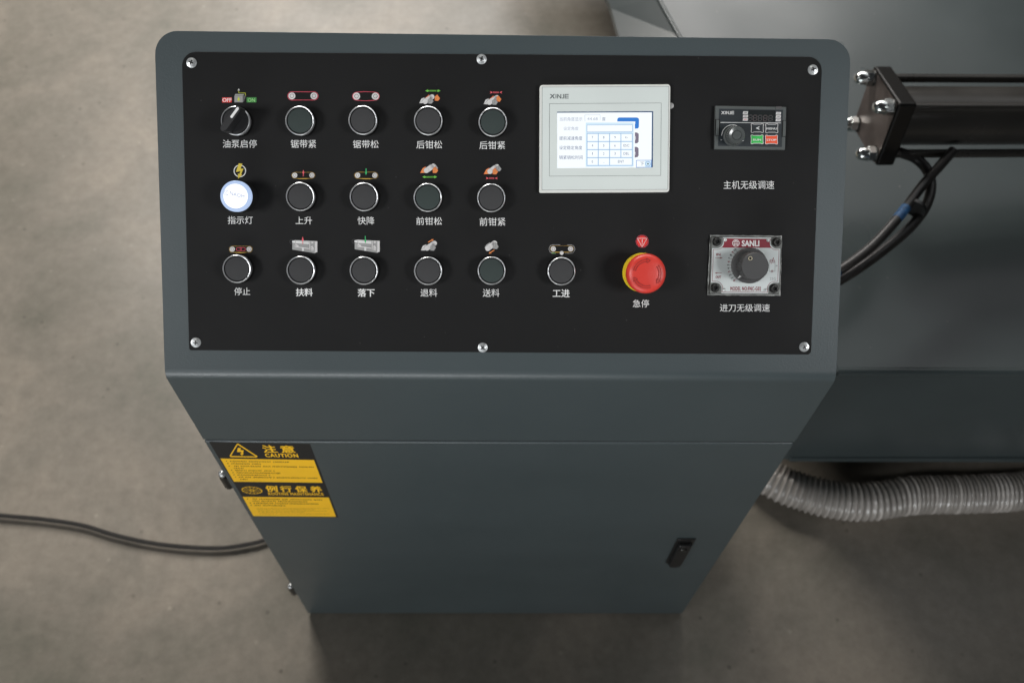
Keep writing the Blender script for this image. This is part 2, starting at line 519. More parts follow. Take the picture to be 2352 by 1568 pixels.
class Art:
    """flat print laid on a plane; view = (scale, x offset, y offset) of the measuring sheet"""

    def __init__(self, view, plane=DESK, h=0.0, off=(0, 0)):
        self.s, self.ox, self.oy = view
        self.pl, self.h, self.mb, self.off = plane, h, MB(), off

    def P(self, x, y, layer=1):
        return self.pl.at(x / self.s + self.ox + self.off[0], y / self.s + self.oy + self.off[1], self.h + layer * 0.00010)

    def poly(self, pts, m, layer=1):
        v = [self.P(x, y, layer) for x, y in pts]
        n = len(v)
        ar = sum(v[i].x * v[(i + 1) % n].y - v[(i + 1) % n].x * v[i].y for i in range(n))
        if ar < 0:
            v = v[::-1]
        self.mb.add(v, [tuple(range(n))], m)

    def rect(self, x0, y0, x1, y1, m, layer=1):
        self.poly([(x0, y0), (x1, y0), (x1, y1), (x0, y1)], m, layer)

    def rrect(self, x0, y0, x1, y1, r, m, layer=1):
        self.poly(rounded(x0, y0, x1, y1, r), m, layer)

    def circ(self, x, y, r, m, layer=1, n=28):
        self.poly([(x + r * math.cos(2 * math.pi * k / n), y + r * math.sin(2 * math.pi * k / n)) for k in range(n)], m, layer)

    def line(self, pts, wd, m, layer=1, closed=False):
        P = [Vector(p) for p in pts]
        n = len(P)
        L, Rr = [], []
        for i in range(n):
            if closed:
                a, b = P[i - 1], P[(i + 1) % n]
            else:
                a, b = P[max(i - 1, 0)], P[min(i + 1, n - 1)]
            d1 = (P[i] - a) if (P[i] - a).length > 1e-6 else (b - P[i])
            d2 = (b - P[i]) if (b - P[i]).length > 1e-6 else d1
            d1, d2 = d1.normalized(), d2.normalized()
            t = (d1 + d2)
            t = t.normalized() if t.length > 1e-3 else d2
            nn = Vector((-t.y, t.x))
            k = 1 / max(0.5, abs(nn.dot(Vector((-d2.y, d2.x)))))
            L.append(P[i] + nn * wd / 2 * k)
            Rr.append(P[i] - nn * wd / 2 * k)
        rng = range(n) if closed else range(n - 1)
        for i in rng:
            j = (i + 1) % n
            self.poly([L[i], L[j], Rr[j], Rr[i]], m, layer)

    def arc(self, x, y, r, a0, a1, wd, m, layer=1, n=24):
        self.line([(x + r * math.cos(R(a0 + (a1 - a0) * k / n)), y - r * math.sin(R(a0 + (a1 - a0) * k / n))) for k in range(n + 1)], wd, m, layer)

    def ring(self, x, y, r, wd, m, layer=1, n=36):
        self.line([(x + r * math.cos(2 * math.pi * k / n), y + r * math.sin(2 * math.pi * k / n)) for k in range(n)], wd, m, layer, True)

    def text(self, body, x0, y0, x1, y1, m, layer=2, bold=0.0, quad=None, rot=None):
        vs0, fs = glyphs(body)
        if bold > 0:
            n_ = max(1, len(body))
            sh = [(-1, 0), (1, 0), (0, -1), (0, 1), (.7, .7), (-.7, .7), (.7, -.7), (-.7, -.7)]
            for k, (p, q) in enumerate(sh):
                self._sheet([(a_ + p * bold / (n_ * .62), b_ + q * bold) for a_, b_ in vs0], fs, x0, y0, x1, y1, m, layer + 0.04 * (k + 1), quad, rot)
        self._sheet(vs0, fs, x0, y0, x1, y1, m, layer, quad, rot)

    def _sheet(self, vs, fs, x0, y0, x1, y1, m, layer, quad, rot):
        out = []
        for a, b in vs:
            if quad:
                tl, tr, br, bl = quad
                x = (1 - a) * ((1 - b) * bl[0] + b * tl[0]) + a * ((1 - b) * br[0] + b * tr[0])
                y = (1 - a) * ((1 - b) * bl[1] + b * tl[1]) + a * ((1 - b) * br[1] + b * tr[1])
            elif rot is not None:
                cx, cy, wd, ht = x0, y0, x1, y1
                p, q = (a - .5) * wd, (b - .5) * ht
                x = cx + p * math.cos(rot) - q * math.sin(rot)
                y = cy - (p * math.sin(rot) + q * math.cos(rot))
            else:
                x, y = x0 + a * (x1 - x0), y1 - b * (y1 - y0)
            out.append(self.P(x, y, layer))
        self.mb.add(out, fs, m)

    def build(self, name, parent, mtx=None, label=None):
        o = self.mb.build(name, parent, mtx)
        for p in o.data.polygons:
            pass
        if label:
            o['label'] = label
        return o


def rounded(x0, y0, x1, y1, r, n=6):
    pts = []
    for cx, cy, a in ((x1 - r, y1 - r, 0), (x0 + r, y1 - r, 90), (x0 + r, y0 + r, 180), (x1 - r, y0 + r, 270)):
        for k in range(n + 1):
            t = R(a + 90 * k / n)
            pts.append((cx + r * math.cos(t), cy + r * math.sin(t)))
    return pts


V1 = (3.4588, 820, 330)
V2 = (3.136, 1350, 330)
V3 = (2.6133, 820, 620)
V4 = (2.6133, 1350, 620)
V5 = (3.1367, 2120, 300)
V6 = (3.92, 2820, 380)
V7 = (4.2375, 2780, 900)
V8 = (3.92, 2140, 920)
V9 = (3.6185, 1400, 900)
VS = (3.7935, 780, 1720)
VD = (K, 0, 0)

# ------------------------------------------------------------------ floor
b = MB()
b.add([(-7, -5, 0), (9, -5, 0), (9, 11, 0), (-7, 11, 0)], [(0, 1, 2, 3)], 'floor')
tag(b.build('floor'), kind='structure')

# ------------------------------------------------------------------ console: cabinet
W = 0.6783
T_TOP = 0.3361
DEPTH = 0.33
ROOT = Vector((W / 2, 0.0, 0.0))
console = thing('control_console', 'dark teal control console with sloping black button panel on a grey concrete floor', 'control console', ROOT)
IR = Matrix.Translation(-ROOT)
MD = IR @ DESK.m          # desk frame as seen from the console's base point
MF = IR @ FRONT.m

Z_GAP = ZB - 0.1565
ct, st = math.cos(SLOPE), math.sin(SLOPE)
rows = []                 # (y, z, inset left/right)
rows.append((0.0, Z_GAP, 0))
RB = 0.016                # bend radius
psi = R(90) - SLOPE       # turning angle of the bend
tl = RB * math.tan(psi / 2)
rows.append((0.0, ZB - tl, 0))
for k in range(1, 11):
    a = psi * k / 10
    rows.append((RB - RB * math.cos(a), ZB - tl + RB * math.sin(a), 0))
RC = 0.0225               # rounded upper corners of the desk
rows.append(((T_TOP - RC) * ct, ZB + (T_TOP - RC) * st, 0))
for k in range(1, 11):
    a = R(90) * k / 10
    t = T_TOP - RC + RC * math.sin(a)
    rows.append((t * ct, ZB + t * st, RC - RC * math.cos(a)))
vs, fs = [], []
for k, (y, z, i) in enumerate(rows):
    f = min(1.0, max(0.0, (z - (ZB - tl)) / 0.02))          # the box behind the desk is set square to the desk
    yb, zb = y + st * 0.15, z - ct * 0.15
    yb, zb = DEPTH + (yb - DEPTH) * f, z + (zb - z) * f
    if f > 0:
        yb, zb = max(yb, 0.0) if k > 12 else 0.12, zb
    if k < 12:
        yb, zb = 0.10, min(z, ZB - 0.1)
    vs += [(i, y, z), (W - i, y, z), (i, yb, zb), (W - i, yb, zb)]
for j in range(len(rows) - 1):
    a, c = 4 * j, 4 * j + 4
    fs += [(a, a + 1, c + 1, c), (a + 1, a + 3, c + 3, c + 1), (a + 3, a + 2, c + 2, c + 3), (a + 2, a, c, c + 2)]
fs += [(0, 2, 3, 1), (len(vs) - 4, len(vs) - 3, len(vs) - 1, len(vs) - 2)]
b = MB()
b.add(vs, fs, 'paint')
head = b.build('console_head', console, IR, smooth=35, bevel=(0.0022, 3, 38))

b = MB()                  # lower cabinet behind the door
b.box(0.0015, W - 0.0015, 0.018, DEPTH - 0.002, 0.009, Z_GAP - 0.0005, 'paint')
b.box(0.0045, W - 0.0045, 0.102, DEPTH - 0.004, Z_GAP - 0.0004, ZB + 0.02, 'paint')
b.box(0.012, W - 0.012, 0.004, 0.02, 0.02, Z_GAP - 0.001, 'void')
b.build('cabinet', console, IR, bevel=(0.002, 2))
b = MB()
b.box(0.03, W - 0.03, 0.03, DEPTH - 0.03, 0.0, 0.010, 'black')
b.build('plinth', console, IR)

b = MB()                  # door leaf, a folded sheet with a lip towards the gap
b.box(0.0, W - 0.0, -0.0012, 0.0165, 0.007, Z_GAP - 0.0034, 'paint')
b.build('door', console, IR, smooth=35, bevel=(0.0022, 3))
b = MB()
b.box(0.003, W - 0.003, 0.0010, 0.016, Z_GAP - 0.0033, Z_GAP - 0.0002, 'void')  # near-black strip standing in for the shade in the door gap
b.build('door_gap_shade', console, IR)
door = [o for o in console.children if o.name.startswith('door')][0]

# swing lock on the door (sub-parts of the door share its frame)
MFD = FRONT.m @ Matrix.Translation((0, 0, 0.0012))             # door's local frame already is world shifted by -ROOT
lk = MB()
x0, x1, z0, z1 = 0.5985, 0.6256, -0.6170, -0.4955


def lockshape(a0, a1, b0, b1, r):
    pts = [(a0, b1), (a1, b1)]
    for k in range(9):
        t = -math.pi * k / 8
        pts.append(((a0 + a1) / 2 + (a1 - a0) / 2 * math.cos(t), b0 + r + r * math.sin(t)))
    return pts


lk.prism(lockshape(x0, x1, z0, z1, 0.012), -0.0002, 0.0022, 'black', MFD)
lock = lk.build('lock_plate', door, None, smooth=40, bevel=(0.0008, 2))
lk = MB()
lk.prism(lockshape(x0 + 0.004, x1 - 0.004, z0 + 0.004, z1 - 0.013, 0.010), 0.0023, 0.0085, 'black', MFD)
lk.build('swing_handle', door, None, smooth=40, bevel=(0.0012, 2))
lk = MB()
lk.lathe([(0.0062, 0.002), (0.0062, 0.0095), (0.0055, 0.0102), (0.0, 0.0102)], 'bolt', 24, MFD @ Matrix.Translation((0.6115, z1 - 0.030, 0)))
lk.build('lock_cylinder', door, None, smooth=40)

# hinges on the left edge
for (u, v) in ((880, 1894), (1143, 2342)):
    q = FRONT.at(u, v, -0.006)
    hb = MB()
    T = Matrix.Translation((-0.0065, 0.006, ZB + q.y))
    hb.lathe([(0.0052, -0.040), (0.0052, -0.002), (0.0, -0.002)], 'bolt', 20, T)
    hb.box(-0.004, 0.0085, -0.0042, 0.010, -0.038, -0.006, 'black', T)
    h = hb.build('hinge', console, IR, smooth=40)
    hb = MB()
    hb.lathe([(0.0046, -0.003), (0.0046, 0.002), (0.003, 0.0045), (0.0, 0.005)], 'zinc', 18, T)
    hb.build('hinge_pin', h, None, smooth=50)

# ------------------------------------------------------------------ warning sticker on the door
HS = 0.0012
a = Art(VS, FRONT, HS)
a.poly([(215, 178), (1745, 205), (2172, 1318), (892, 1303)], 'sticker_black', 0.5)
st_o = a.build('warning_sticker', console, MF, 'black and yellow bilingual caution sticker on the door')
a = Art(VS, FRONT, HS)
a.poly([(385, 428), (1805, 450), (1935, 795), (590, 778)], 'sticker_yellow', 1.6)
a.poly([(722, 1008), (2030, 1018), (2140, 1310), (885, 1300)], 'sticker_yellow', 1.6)
a.build('yellow_field', st_o)
a = Art(VS, FRONT, HS)
a.line([(640, 214), (655, 212), (938, 396), (930, 404), (548, 398), (535, 388)], 17, 'sticker_yellow', 1.6, True)
a.poly([(650, 265), (698, 270), (688, 300), (740, 303), (728, 350), (742, 353), (712, 382), (682, 352), (702, 350), (704, 328), (638, 330)], 'sticker_yellow', 1.6)
a.build('high_voltage_symbol', st_o)
a = Art(VS, FRONT, HS)
TITLE = (('注', ((1012, 226), (1195, 228), (1258, 337), (1050, 336))), ('意', ((1282, 232), (1485, 236), (1527, 343), (1325, 341))),
              ('例', ((1055, 840), (1238, 843), (1255, 937), (1100, 932))), ('行', ((1280, 843), (1450, 845), (1472, 937), (1312, 935))),
              ('保', ((1508, 845), (1682, 850), (1712, 940), (1542, 937))), ('养', ((1738, 848), (1902, 850), (1938, 940), (1765, 937))))
for ch, q in TITLE[:2]:
    a.text(ch, 0, 0, 0, 0, 'sticker_yellow', 1.6, 0.022, quad=q)
a.build('sticker_title', st_o)
a = Art(VS, FRONT, HS)
for ch, q in TITLE[2:]:
    a.text(ch, 0, 0, 0, 0, 'sticker_yellow', 1.6, 0.022, quad=q)
a.build('sticker_title', st_o)
a = Art(VS, FRONT, HS)
a.text('CAUTION', 0, 0, 0, 0, 'sticker_yellow', 1.6, 0.04, quad=((1055, 352), (1550, 358), (1570, 412), (1078, 405)))
a.build('sticker_title', st_o)
a = Art(VS, FRONT, HS)
a.text('ROUTINE MAINTENANCE', 0, 0, 0, 0, 'sticker_yellow', 1.6, 0.035, quad=((1108, 944), (1938, 949), (1958, 988), (1122, 981)))
a.build('sticker_title', st_o)
a = Art(VS, FRONT, HS)
c0 = a.P(865, 910)
rr = (a.P(1020, 912) - c0).length
for k in range(40):
    t0, t1 = 2 * math.pi * k / 40, 2 * math.pi * (k + 1) / 40
    for ra, rb_ in ((rr, rr * 0.90), (rr * 0.24, rr * 0.13)):
        z = HS + 0.00016
        pts = [(c0.x + r_ * math.cos(t), c0.y + r_ * math.sin(t), z) for r_, t in ((ra, t0), (ra, t1), (rb_, t1), (rb_, t0))]
        a.mb.add(pts, [(0, 1, 2, 3)], 'sticker_yellow')
for k in range(12):
    t = 2 * math.pi * k / 12 + 0.1
    d, n_ = Vector((math.cos(t), math.sin(t))), Vector((-math.sin(t), math.cos(t)))
    pts = []
    for r_, ww in ((rr * 0.22, -0.02), (rr * 0.92, -0.035), (rr * 0.92, 0.035), (rr * 0.22, 0.02)):
        q = Vector((c0.x, c0.y)) + d * r_ + n_ * (ww * rr)
        pts.append((q.x, q.y, HS + 0.00016))
    a.mb.add(pts, [(0, 1, 2, 3)], 'sticker_yellow')
a.build('wheel_symbol', st_o)
a = Art(VS, FRONT, HS)
LINES = [(470, 530, 1430, 1), (505, 550, 1050, 1), (542, 570, 1790, 1), (576, 590, 745, 0), (608, 608, 1195, 1), (642, 628, 1280, 1), (676, 645, 1130, 1),
         (710, 667, 1860, 1), (743, 685, 795, 0), (1041, 850, 1925, 1), (1072, 872, 1700, 0), (1104, 890, 1865, 1), (1137, 905, 1365, 1)]
for y, xs, xe, bul in LINES:
    if bul:
        a.circ(xs - 52, y - 2, 8, 'fine', 2.6, 8)
    x = xs
    while x < xe:
        wd = random.uniform(14, 24)
        if random.random() < 0.93:
            yy = y + (x - xs) * 0.0135
            for q in range(2):
                h_ = random.uniform(4.5, 7)
                o_ = -7 + q * 8 + random.uniform(-1, 1)
                a.rect(x, yy + o_, x + wd * random.uniform(0.6, 1), yy + o_ + h_, 'fine', 2.6)
            if random.random() < 0.6:
                xx = x + wd * random.uniform(0.2, 0.7)
                a.rect(xx, yy - 8, xx + 4, yy + 7, 'fine', 2.6)
        x += wd + random.uniform(3, 8)
for y, xs, xe in ((1182, 935, 2005), (1200, 945, 1800), (1222, 955, 1990), (1240, 965, 1600), (1265, 975, 2010)):
    x = xs
    while x < xe:
        wd = random.uniform(18, 60)
        a.rect(x, y, x + wd, y + 5, 'fine2', 2.6)
        x += wd + random.uniform(4, 16)
a.build('fine_print', st_o)

# ------------------------------------------------------------------ black panel plate
PH = 0.0008
corners = [DESK.at(*q, 0) for q in ((728, 208), (3288, 229), (3243, 1417.5), (757.5, 1400))]


def plate_outline(c, radii, n=8):
    out = []
    for i in range(4):
        p, a_, b_ = c[i], c[i - 1], c[(i + 1) % 4]
        da, db = (a_ - p).normalized(), (b_ - p).normalized()
        r = radii[i]
        c_ = p + da * r + db * r
        for k in range(n + 1):
            t = R(90) * k / n
            out.append(c_ - db * (r * math.cos(t)) - da * (r * math.sin(t)))
    return [(q.x, q.y) for q in out]


b = MB()
b.prism(plate_outline(corners, (0.0135, 0.0135, 0.004, 0.002)), 0.0, PH, 'plate')
plate = b.build('panel_plate', console, MD, smooth=40, bevel=(0.0004, 2))

# captions
CAP = [('油泵启停', 511.5, 321.1, 589.9, 339.7, 0), ('锯带紧', 667.6, 321.4, 726, 339.9, 0), ('锯带松', 810.5, 322.2, 869.5, 340.5, 0),
       ('后钳松', 956.4, 323.2, 1015.6, 341.5, 0), ('后钳紧', 1101, 324.6, 1160.2, 342.9, 0),
       ('指示灯', 522.9, 496.6, 580.7, 514.7, 0), ('上升', 678.9, 497.7, 717, 515.3, 0), ('快降', 821.3, 497.7, 860, 516, 0),
       ('前钳松', 956, 498.8, 1015.1, 516.8, 0), ('前钳紧', 1101.5, 499.9, 1160.8, 518.6, 0),
       ('停止', 537.9, 660.3, 574.8, 677.9, 0), ('扶料', 680, 662.1, 718, 680.1, 1), ('落下', 822, 663.2, 860.2, 681.2, 1),
       ('退料', 965.9, 663.2, 1004.3, 681.2, 0), ('送料', 1108.7, 663.4, 1147.2, 681.6, 0), ('工进', 1269.4, 664.5, 1308.2, 682.5, .6),
       ('急停', 1453.4, 687.9, 1490.7, 705.8, 0), ('主机无级调速', 1661.7, 415.2, 1778.2, 434.3, 0), ('进刀无级调速', 1653.6, 698, 1768.1, 715.6, 0)]
for s_, x0_, y0_, x1_, y1_, bo in CAP:
    a = Art(VD, DESK, PH)
    a.text(s_, x0_, y0_, x1_, y1_, 'white', 1, 0.016 * bo)
    a.build('caption', plate)


def belt(view, x1, x2, y, Rr, rw, lw, m, sag=0, thick=None, off=(0, 0)):
    a = Art(view, DESK, PH, off)
    pts = []
    for k in range(13):
        t = R(90 + 180 * k / 12)
        pts.append((x1 + Rr * math.cos(t), y - Rr * math.sin(t)))
    n = 10
    for k in range(1, n):
        f = k / n
        pts.append((x1 + (x2 - x1) * f, y + Rr + sag * math.sin(math.pi * f)))
    for k in range(13):
        t = R(270 + 180 * k / 12)
        pts.append((x2 + Rr * math.cos(t), y - Rr * math.sin(t)))
    for k in range(1, n):
        f = k / n
        pts.append((x2 + (x1 - x2) * f, y - Rr - sag * math.sin(math.pi * f)))
    a.line(pts, lw, m, 1, True)
    if thick:
        q = []
        for k in range(13):
            f = k / 12
            q.append((x1 + (x2 - x1) * f, y + Rr - 1))
        for k in range(13):
            f = 1 - k / 12
            q.append((x1 + (x2 - x1) * f, y + Rr - 1 + thick * math.sin(math.pi * f)))
        a.poly(q[:13] + q[14:25], 'gold', 1.5)
    for x in (x1, x2):
        a.circ(x, y, rw, 'pale', 1.5)
        a.ring(x, y, rw * 0.54, rw * 0.10, 'ink_black', 2, 20)
        a.circ(x, y, rw * 0.42, 'pale', 2, 16)
    return a


def arrow_v(a, x, ytip, ytail, wd, m):
    s = 1 if ytail > ytip else -1
    L = abs(ytail - ytip)
    a.poly([(x, ytip), (x - wd, ytip + s * L * .5), (x + wd, ytip + s * L * .5)], m, 3)
    y = ytip + s * L * .5
    a.rect(x - wd * .45, y, x + wd * .45, y + s * L * .16, m, 3)
    for k in range(4):
        yy = y + s * L * (.20 + .085 * k)
        a.rect(x - wd * .45, yy, x + wd * .45, yy + s * L * .06, m, 3)


def arrow_h(a, x0, x1, y, m, inward=False):
    L = x1 - x0
    hh = 17
    if not inward:
        a.poly([(x0, y), (x0 + 36, y - hh), (x0 + 36, y - 7), (x0 + 48, y - 9), (x0 + 48, y + 9), (x0 + 36, y + 7), (x0 + 36, y + hh)], m, 2)
        a.poly([(x1, y), (x1 - 36, y - hh), (x1 - 36, y - 7), (x1 - 48, y - 9), (x1 - 48, y + 9), (x1 - 36, y + 7), (x1 - 36, y + hh)], m, 2)
        xa, xb = x0 + 54, x1 - 52
    else:
        a.poly([(x0 + 36, y), (x0, y - hh), (x0 + 12, y), (x0, y + hh)], m, 2)
        a.poly([(x1 - 36, y), (x1, y - hh), (x1 - 12, y), (x1, y + hh)], m, 2)
        xa, xb = x0 + 42, x1 - 42
    n = 7
    for k in range(n):
        f = xa + (xb - xa) * k / n
        a.rect(f, y - 10, f + (xb - xa) / n * .6, y + 10, m, 2)


def bar(a, x, y, r, bx, by, br):
    """round stock drawn as a capsule with a front face"""
    d = Vector((bx - x, by - y)).normalized()
    n = Vector((-d.y, d.x))
    a.circ(bx, by, br, 'pale', 1.8)
    a.poly([(x + n.x * r, y + n.y * r), (bx + n.x * br, by + n.y * br), (bx - n.x * br, by - n.y * br), (x - n.x * r, y - n.y * r)], 'pale', 1.8)
    a.circ(x, y, r, 'pale', 2.4)
    a.ring(x, y, r, 2.0, 'grey', 2.8, 28)


def jaw(a, pts, m, m2, layer):
    a.poly(pts, m, layer)
    x0 = min(p[0] for p in pts)
    k = len(pts)
    cx, cy = sum(p[0] for p in pts) / k, sum(p[1] for p in pts) / k
    a.line([pts[0], (cx, cy), pts[k // 2]], 3, m2, layer + .3)
    a.line(list(pts) + [pts[0]], 2.6, m2, layer + .4)


# oil pump symbol with OFF and ON
a = Art(V1, DESK, PH)
a.line([(467, 108), (467, 145), (556, 148), (562, 186)], 6, 'lime', 1)
a.poly([(467, 84), (451, 113), (483, 113)], 'pale', 2)
a.poly([(407, 186), (422, 160), (544, 163), (524, 186)], 'grey', 1)
a.rect(407, 186, 522, 277, 'grey', 1.5)
a.poly([(524, 186), (544, 163), (544, 258), (524, 277)], 'dgrey', 1)
a.line([(407, 185), (523, 185), (543, 164)], 3, 'ink_black', 2)
a.line([(524, 186), (524, 277)], 3, 'ink_black', 2)
a.poly([(545, 190), (568, 182), (552, 232), (540, 240)], 'dgrey', 1.5)
a.circ(465, 238, 17, 'lime', 2)
a.poly([(465, 198), (449, 234), (481, 234)], 'lime', 2.2)
a.rect(237, 210, 370, 278, 'red', 1)
a.text('OFF', 243, 219, 366, 270, 'white', 2, 0.03)
a.rect(576, 208, 711, 278, 'green2', 1)
a.text('ON', 593, 220, 690, 270, 'lgreen', 2, 0.0)
a.build('pictogram', plate, None, 'oil pump symbol between red OFF and green ON boxes')
belt(V1, 1202, 1507, 188, 57, 48, 8, 'red_line').build('pictogram', plate)
belt(V2, 238, 475, 174, 49, 45, 7, 'red_line', sag=8).build('pictogram', plate)
a = Art(V2, DESK, PH)
arrow_h(a, 1100, 1292, 106, 'green')
a.poly([(1098, 197), (1148, 150), (1156, 172), (1112, 212)], 'dorange', 1.2)
jaw(a, [(1022, 262), (1052, 205), (1094, 188), (1088, 262)], 'pale', 'dgrey', 1.4)
bar(a, 1100, 238, 33, 1185, 183, 32)
jaw(a, [(1136, 265), (1138, 215), (1168, 190), (1204, 236), (1182, 267)], 'grey', 'dgrey', 3)
jaw(a, [(1220, 230), (1222, 178), (1250, 153), (1285, 200), (1264, 232)], 'orange', 'dorange', 1.4)
a.build('pictogram', plate)
a = Art(V2, DESK, PH)
arrow_h(a, 1912, 2067, 126, 'pink', True)
a.poly([(1908, 207), (1955, 165), (1962, 185), (1922, 222)], 'dorange', 1.2)
jaw(a, [(1828, 275), (1860, 215), (1900, 200), (1896, 275)], 'pale', 'dgrey', 1.4)
bar(a, 1908, 250, 33, 2000, 190, 30)
jaw(a, [(1942, 280), (1944, 228), (1975, 204), (2012, 248), (1990, 282)], 'grey', 'dgrey', 3)
jaw(a, [(1998, 236), (1992, 188), (2020, 167), (2055, 212), (2034, 246)], 'orange', 'dorange', 3)
a.build('pictogram', plate)
a = Art(V2, DESK, PH)
a.poly([(1120, 1062), (1166, 1020), (1172, 1040), (1132, 1080)], 'dgrey', 1.2)
jaw(a, [(1037, 1135), (1068, 1078), (1106, 1056), (1100, 1135)], 'orange', 'dorange', 1.4)
jaw(a, [(1198, 1062), (1200, 1040), (1228, 1026), (1262, 1074), (1250, 1092)], 'grey', 'dgrey', 1.5)
bar(a, 1115, 1105, 33, 1200, 1050, 30)
jaw(a, [(1196, 1135), (1196, 1085), (1228, 1056), (1262, 1104), (1240, 1136)], 'orange', 'dorange', 3)
arrow_h(a, 1063, 1250, 1186, 'green')
a.build('pictogram', plate)
a = Art(V2, DESK, PH)
a.poly([(1915, 1075), (1958, 1035), (1964, 1055), (1926, 1092)], 'dgrey', 1.2)
jaw(a, [(1835, 1150), (1866, 1092), (1904, 1072), (1898, 1150)], 'orange', 'dorange', 1.4)
bar(a, 1912, 1117, 33, 2000, 1056, 30)
jaw(a, [(1998, 1108), (1992, 1062), (2022, 1040), (2057, 1086), (2034, 1117)], 'grey', 'dgrey', 3)
jaw(a, [(1946, 1150), (1948, 1098), (1978, 1072), (2014, 1120), (1992, 1153)], 'orange', 'dorange', 3.2)
arrow_h(a, 1860, 2010, 1202, 'pink', True)
a.build('pictogram', plate)
a = Art(V1, DESK, PH)
a.ring(482, 1225, 80, 13, 'white', 1)
a.poly([(467, 1120), (518, 1125), (493, 1195), (532, 1193), (500, 1270), (515, 1277), (460, 1333), (453, 1262), (478, 1265), (490, 1228), (428, 1238)], 'yellow', 2)
a.build('pictogram', plate)
a = belt(V3, 938, 1117, 213, 32, 27, 2.6, 'gold', thick=9)
arrow_v(a, 1028, 155, 223, 13, 'pink')
a.build('pictogram', plate)
a = belt(V4, 210, 390, 213, 33, 27, 2.6, 'gold', thick=9)
arrow_v(a, 298, 213, 143, 12, 'mint')
a.build('pictogram', plate)
a = belt(V3, 285, 462, 985, 32, 27, 2.6, 'gold', thick=8)
a.line(rounded(328, 968, 421, 1000, 14), 5, 'red_line', 2, True)
a.rect(366, 968, 371, 1000, 'red_line', 2)
a.rect(377, 968, 382, 1000, 'red_line', 2)
a.build('pictogram', plate)


def saw(off, up):
    a = Art(V9, DESK, PH, off)
    a.poly([(68, 222), (395, 236), (390, 402), (68, 350)], 'grey', 1)
    a.poly([(395, 236), (430, 230), (430, 385), (390, 402)], 'pale', 1)
    a.poly([(68, 222), (110, 214), (430, 230), (395, 236)], 'pale', 1.2)
    a.ring(60, 236, 30, 3, 'dgrey', 1.2, 24)
    a.poly([(64, 226), (130, 226), (318, 238), (318, 278), (130, 262), (66, 250)], 'white', 1.8)
    a.line([(66, 250), (130, 262), (318, 278)], 3, 'dgrey', 2.2)
    a.poly([(102, 282), (130, 276), (160, 292), (160, 305), (310, 325), (310, 348), (140, 322), (104, 320)], 'pale', 1.8)
    a.line([(160, 305), (310, 325)], 3, 'ink_black', 2.2)
    a.line([(104, 320), (140, 322), (310, 348)], 3, 'dgrey', 2.2)
    a.rect(113, 222, 124, 322, 'pale', 2.4)
    a.line([(112, 222), (112, 322)], 3, 'dgrey', 2.6)
    a.rect(312, 228, 330, 362, 'pale', 2.4)
    a.line([(311, 228), (311, 362)], 3, 'ink_black', 2.6)
    a.line([(332, 228), (332, 362)], 3, 'ink_black', 2.6)
    a.poly([(334, 300), (362, 290), (384, 330), (378, 368), (338, 368)], 'pale', 2.4)
    a.line([(334, 300), (362, 290), (384, 330), (378, 368)], 3, 'dgrey', 2.6)
    a.rect(342, 236, 372, 262, 'pale', 2.4)
    for x, y in ((112, 300), (126, 302), (322, 350), (346, 352), (366, 350), (345, 325)):
        a.circ(x, y, 4, 'ink_black', 2.8, 8)
    a.rect(206, 312, 236, 372, 'white', 2.4)
    a.line([(206, 310), (236, 312)], 4, 'ink_black', 2.8)
    if up:
        arrow_v(a, 218, 160, 270, 16, 'pink')
    else:
        arrow_v(a, 222, 270, 162, 16, 'mint')
    a.build('pictogram', plate)


saw((-249.5, 1.5), True)
saw((0, 0), False)
a = Art(V9, DESK, PH)
jaw(a, [(1022, 368), (1055, 300), (1108, 276), (1090, 368)], 'pale', 'dgrey', 1.4)
bar(a, 1115, 335, 37, 1220, 266, 38)
jaw(a, [(1160, 370), (1166, 305), (1200, 276), (1245, 325), (1216, 372)], 'grey', 'dgrey', 3)
a.line([(1130, 250), (1188, 216)], 13, 'orange', 1.5)
a.poly([(1176, 206), (1210, 203), (1196, 236)], 'orange', 1.6)
a.build('pictogram', plate)
a = Art(V9, DESK, PH)
a.poly([(1943, 338), (1975, 284), (2030, 248), (2020, 300)], 'grey', 1.2)
bar(a, 1995, 340, 38, 2092, 264, 38)
jaw(a, [(2070, 345), (2070, 280), (2112, 250), (2152, 315), (2126, 348)], 'grey', 'dgrey', 3)
a.line([(2088, 362), (2034, 396)], 12, 'orange', 1.5)
a.poly([(2046, 408), (2008, 415), (2026, 382)], 'orange', 1.6)
a.build('pictogram', plate)
a = belt(V8, 287, 558, 296, 48, 40, 3, 'gold')
a.arc(287, 298, 66, 90, 250, 3.5, 'pale', 1.2)
a.line([(287, 232), (395, 232)], 3.5, 'pale', 1.2)
a.line([(264, 360), (325, 365)], 5, 'lgreen', 1.2)
a.arc(558, 298, 66, -90, 90, 3.5, 'pale', 1.2)
a.line([(505, 232), (558, 232)], 4, 'pale', 1.2)
a.line([(475, 364), (558, 364)], 3.5, 'pale', 1.2)
a.poly([(300, 342), (540, 342), (520, 352), (320, 352)], 'gold', 1.6)
a.circ(419, 360, 31, 'pale', 3)
a.build('pictogram', plate)
a = Art(V8, DESK, PH)
a.ring(1681, 178, 98, 6, 'red_line', 1)
a.circ(1681, 178, 87, 'red', 1)
a.line([(1607, 131), (1755, 131), (1680, 266)], 7, 'white', 2, True)
a.rect(1676, 146, 1685, 203, 'white', 2)
a.circ(1680, 222, 7, 'white', 2, 12)
a.build('pictogram', plate)

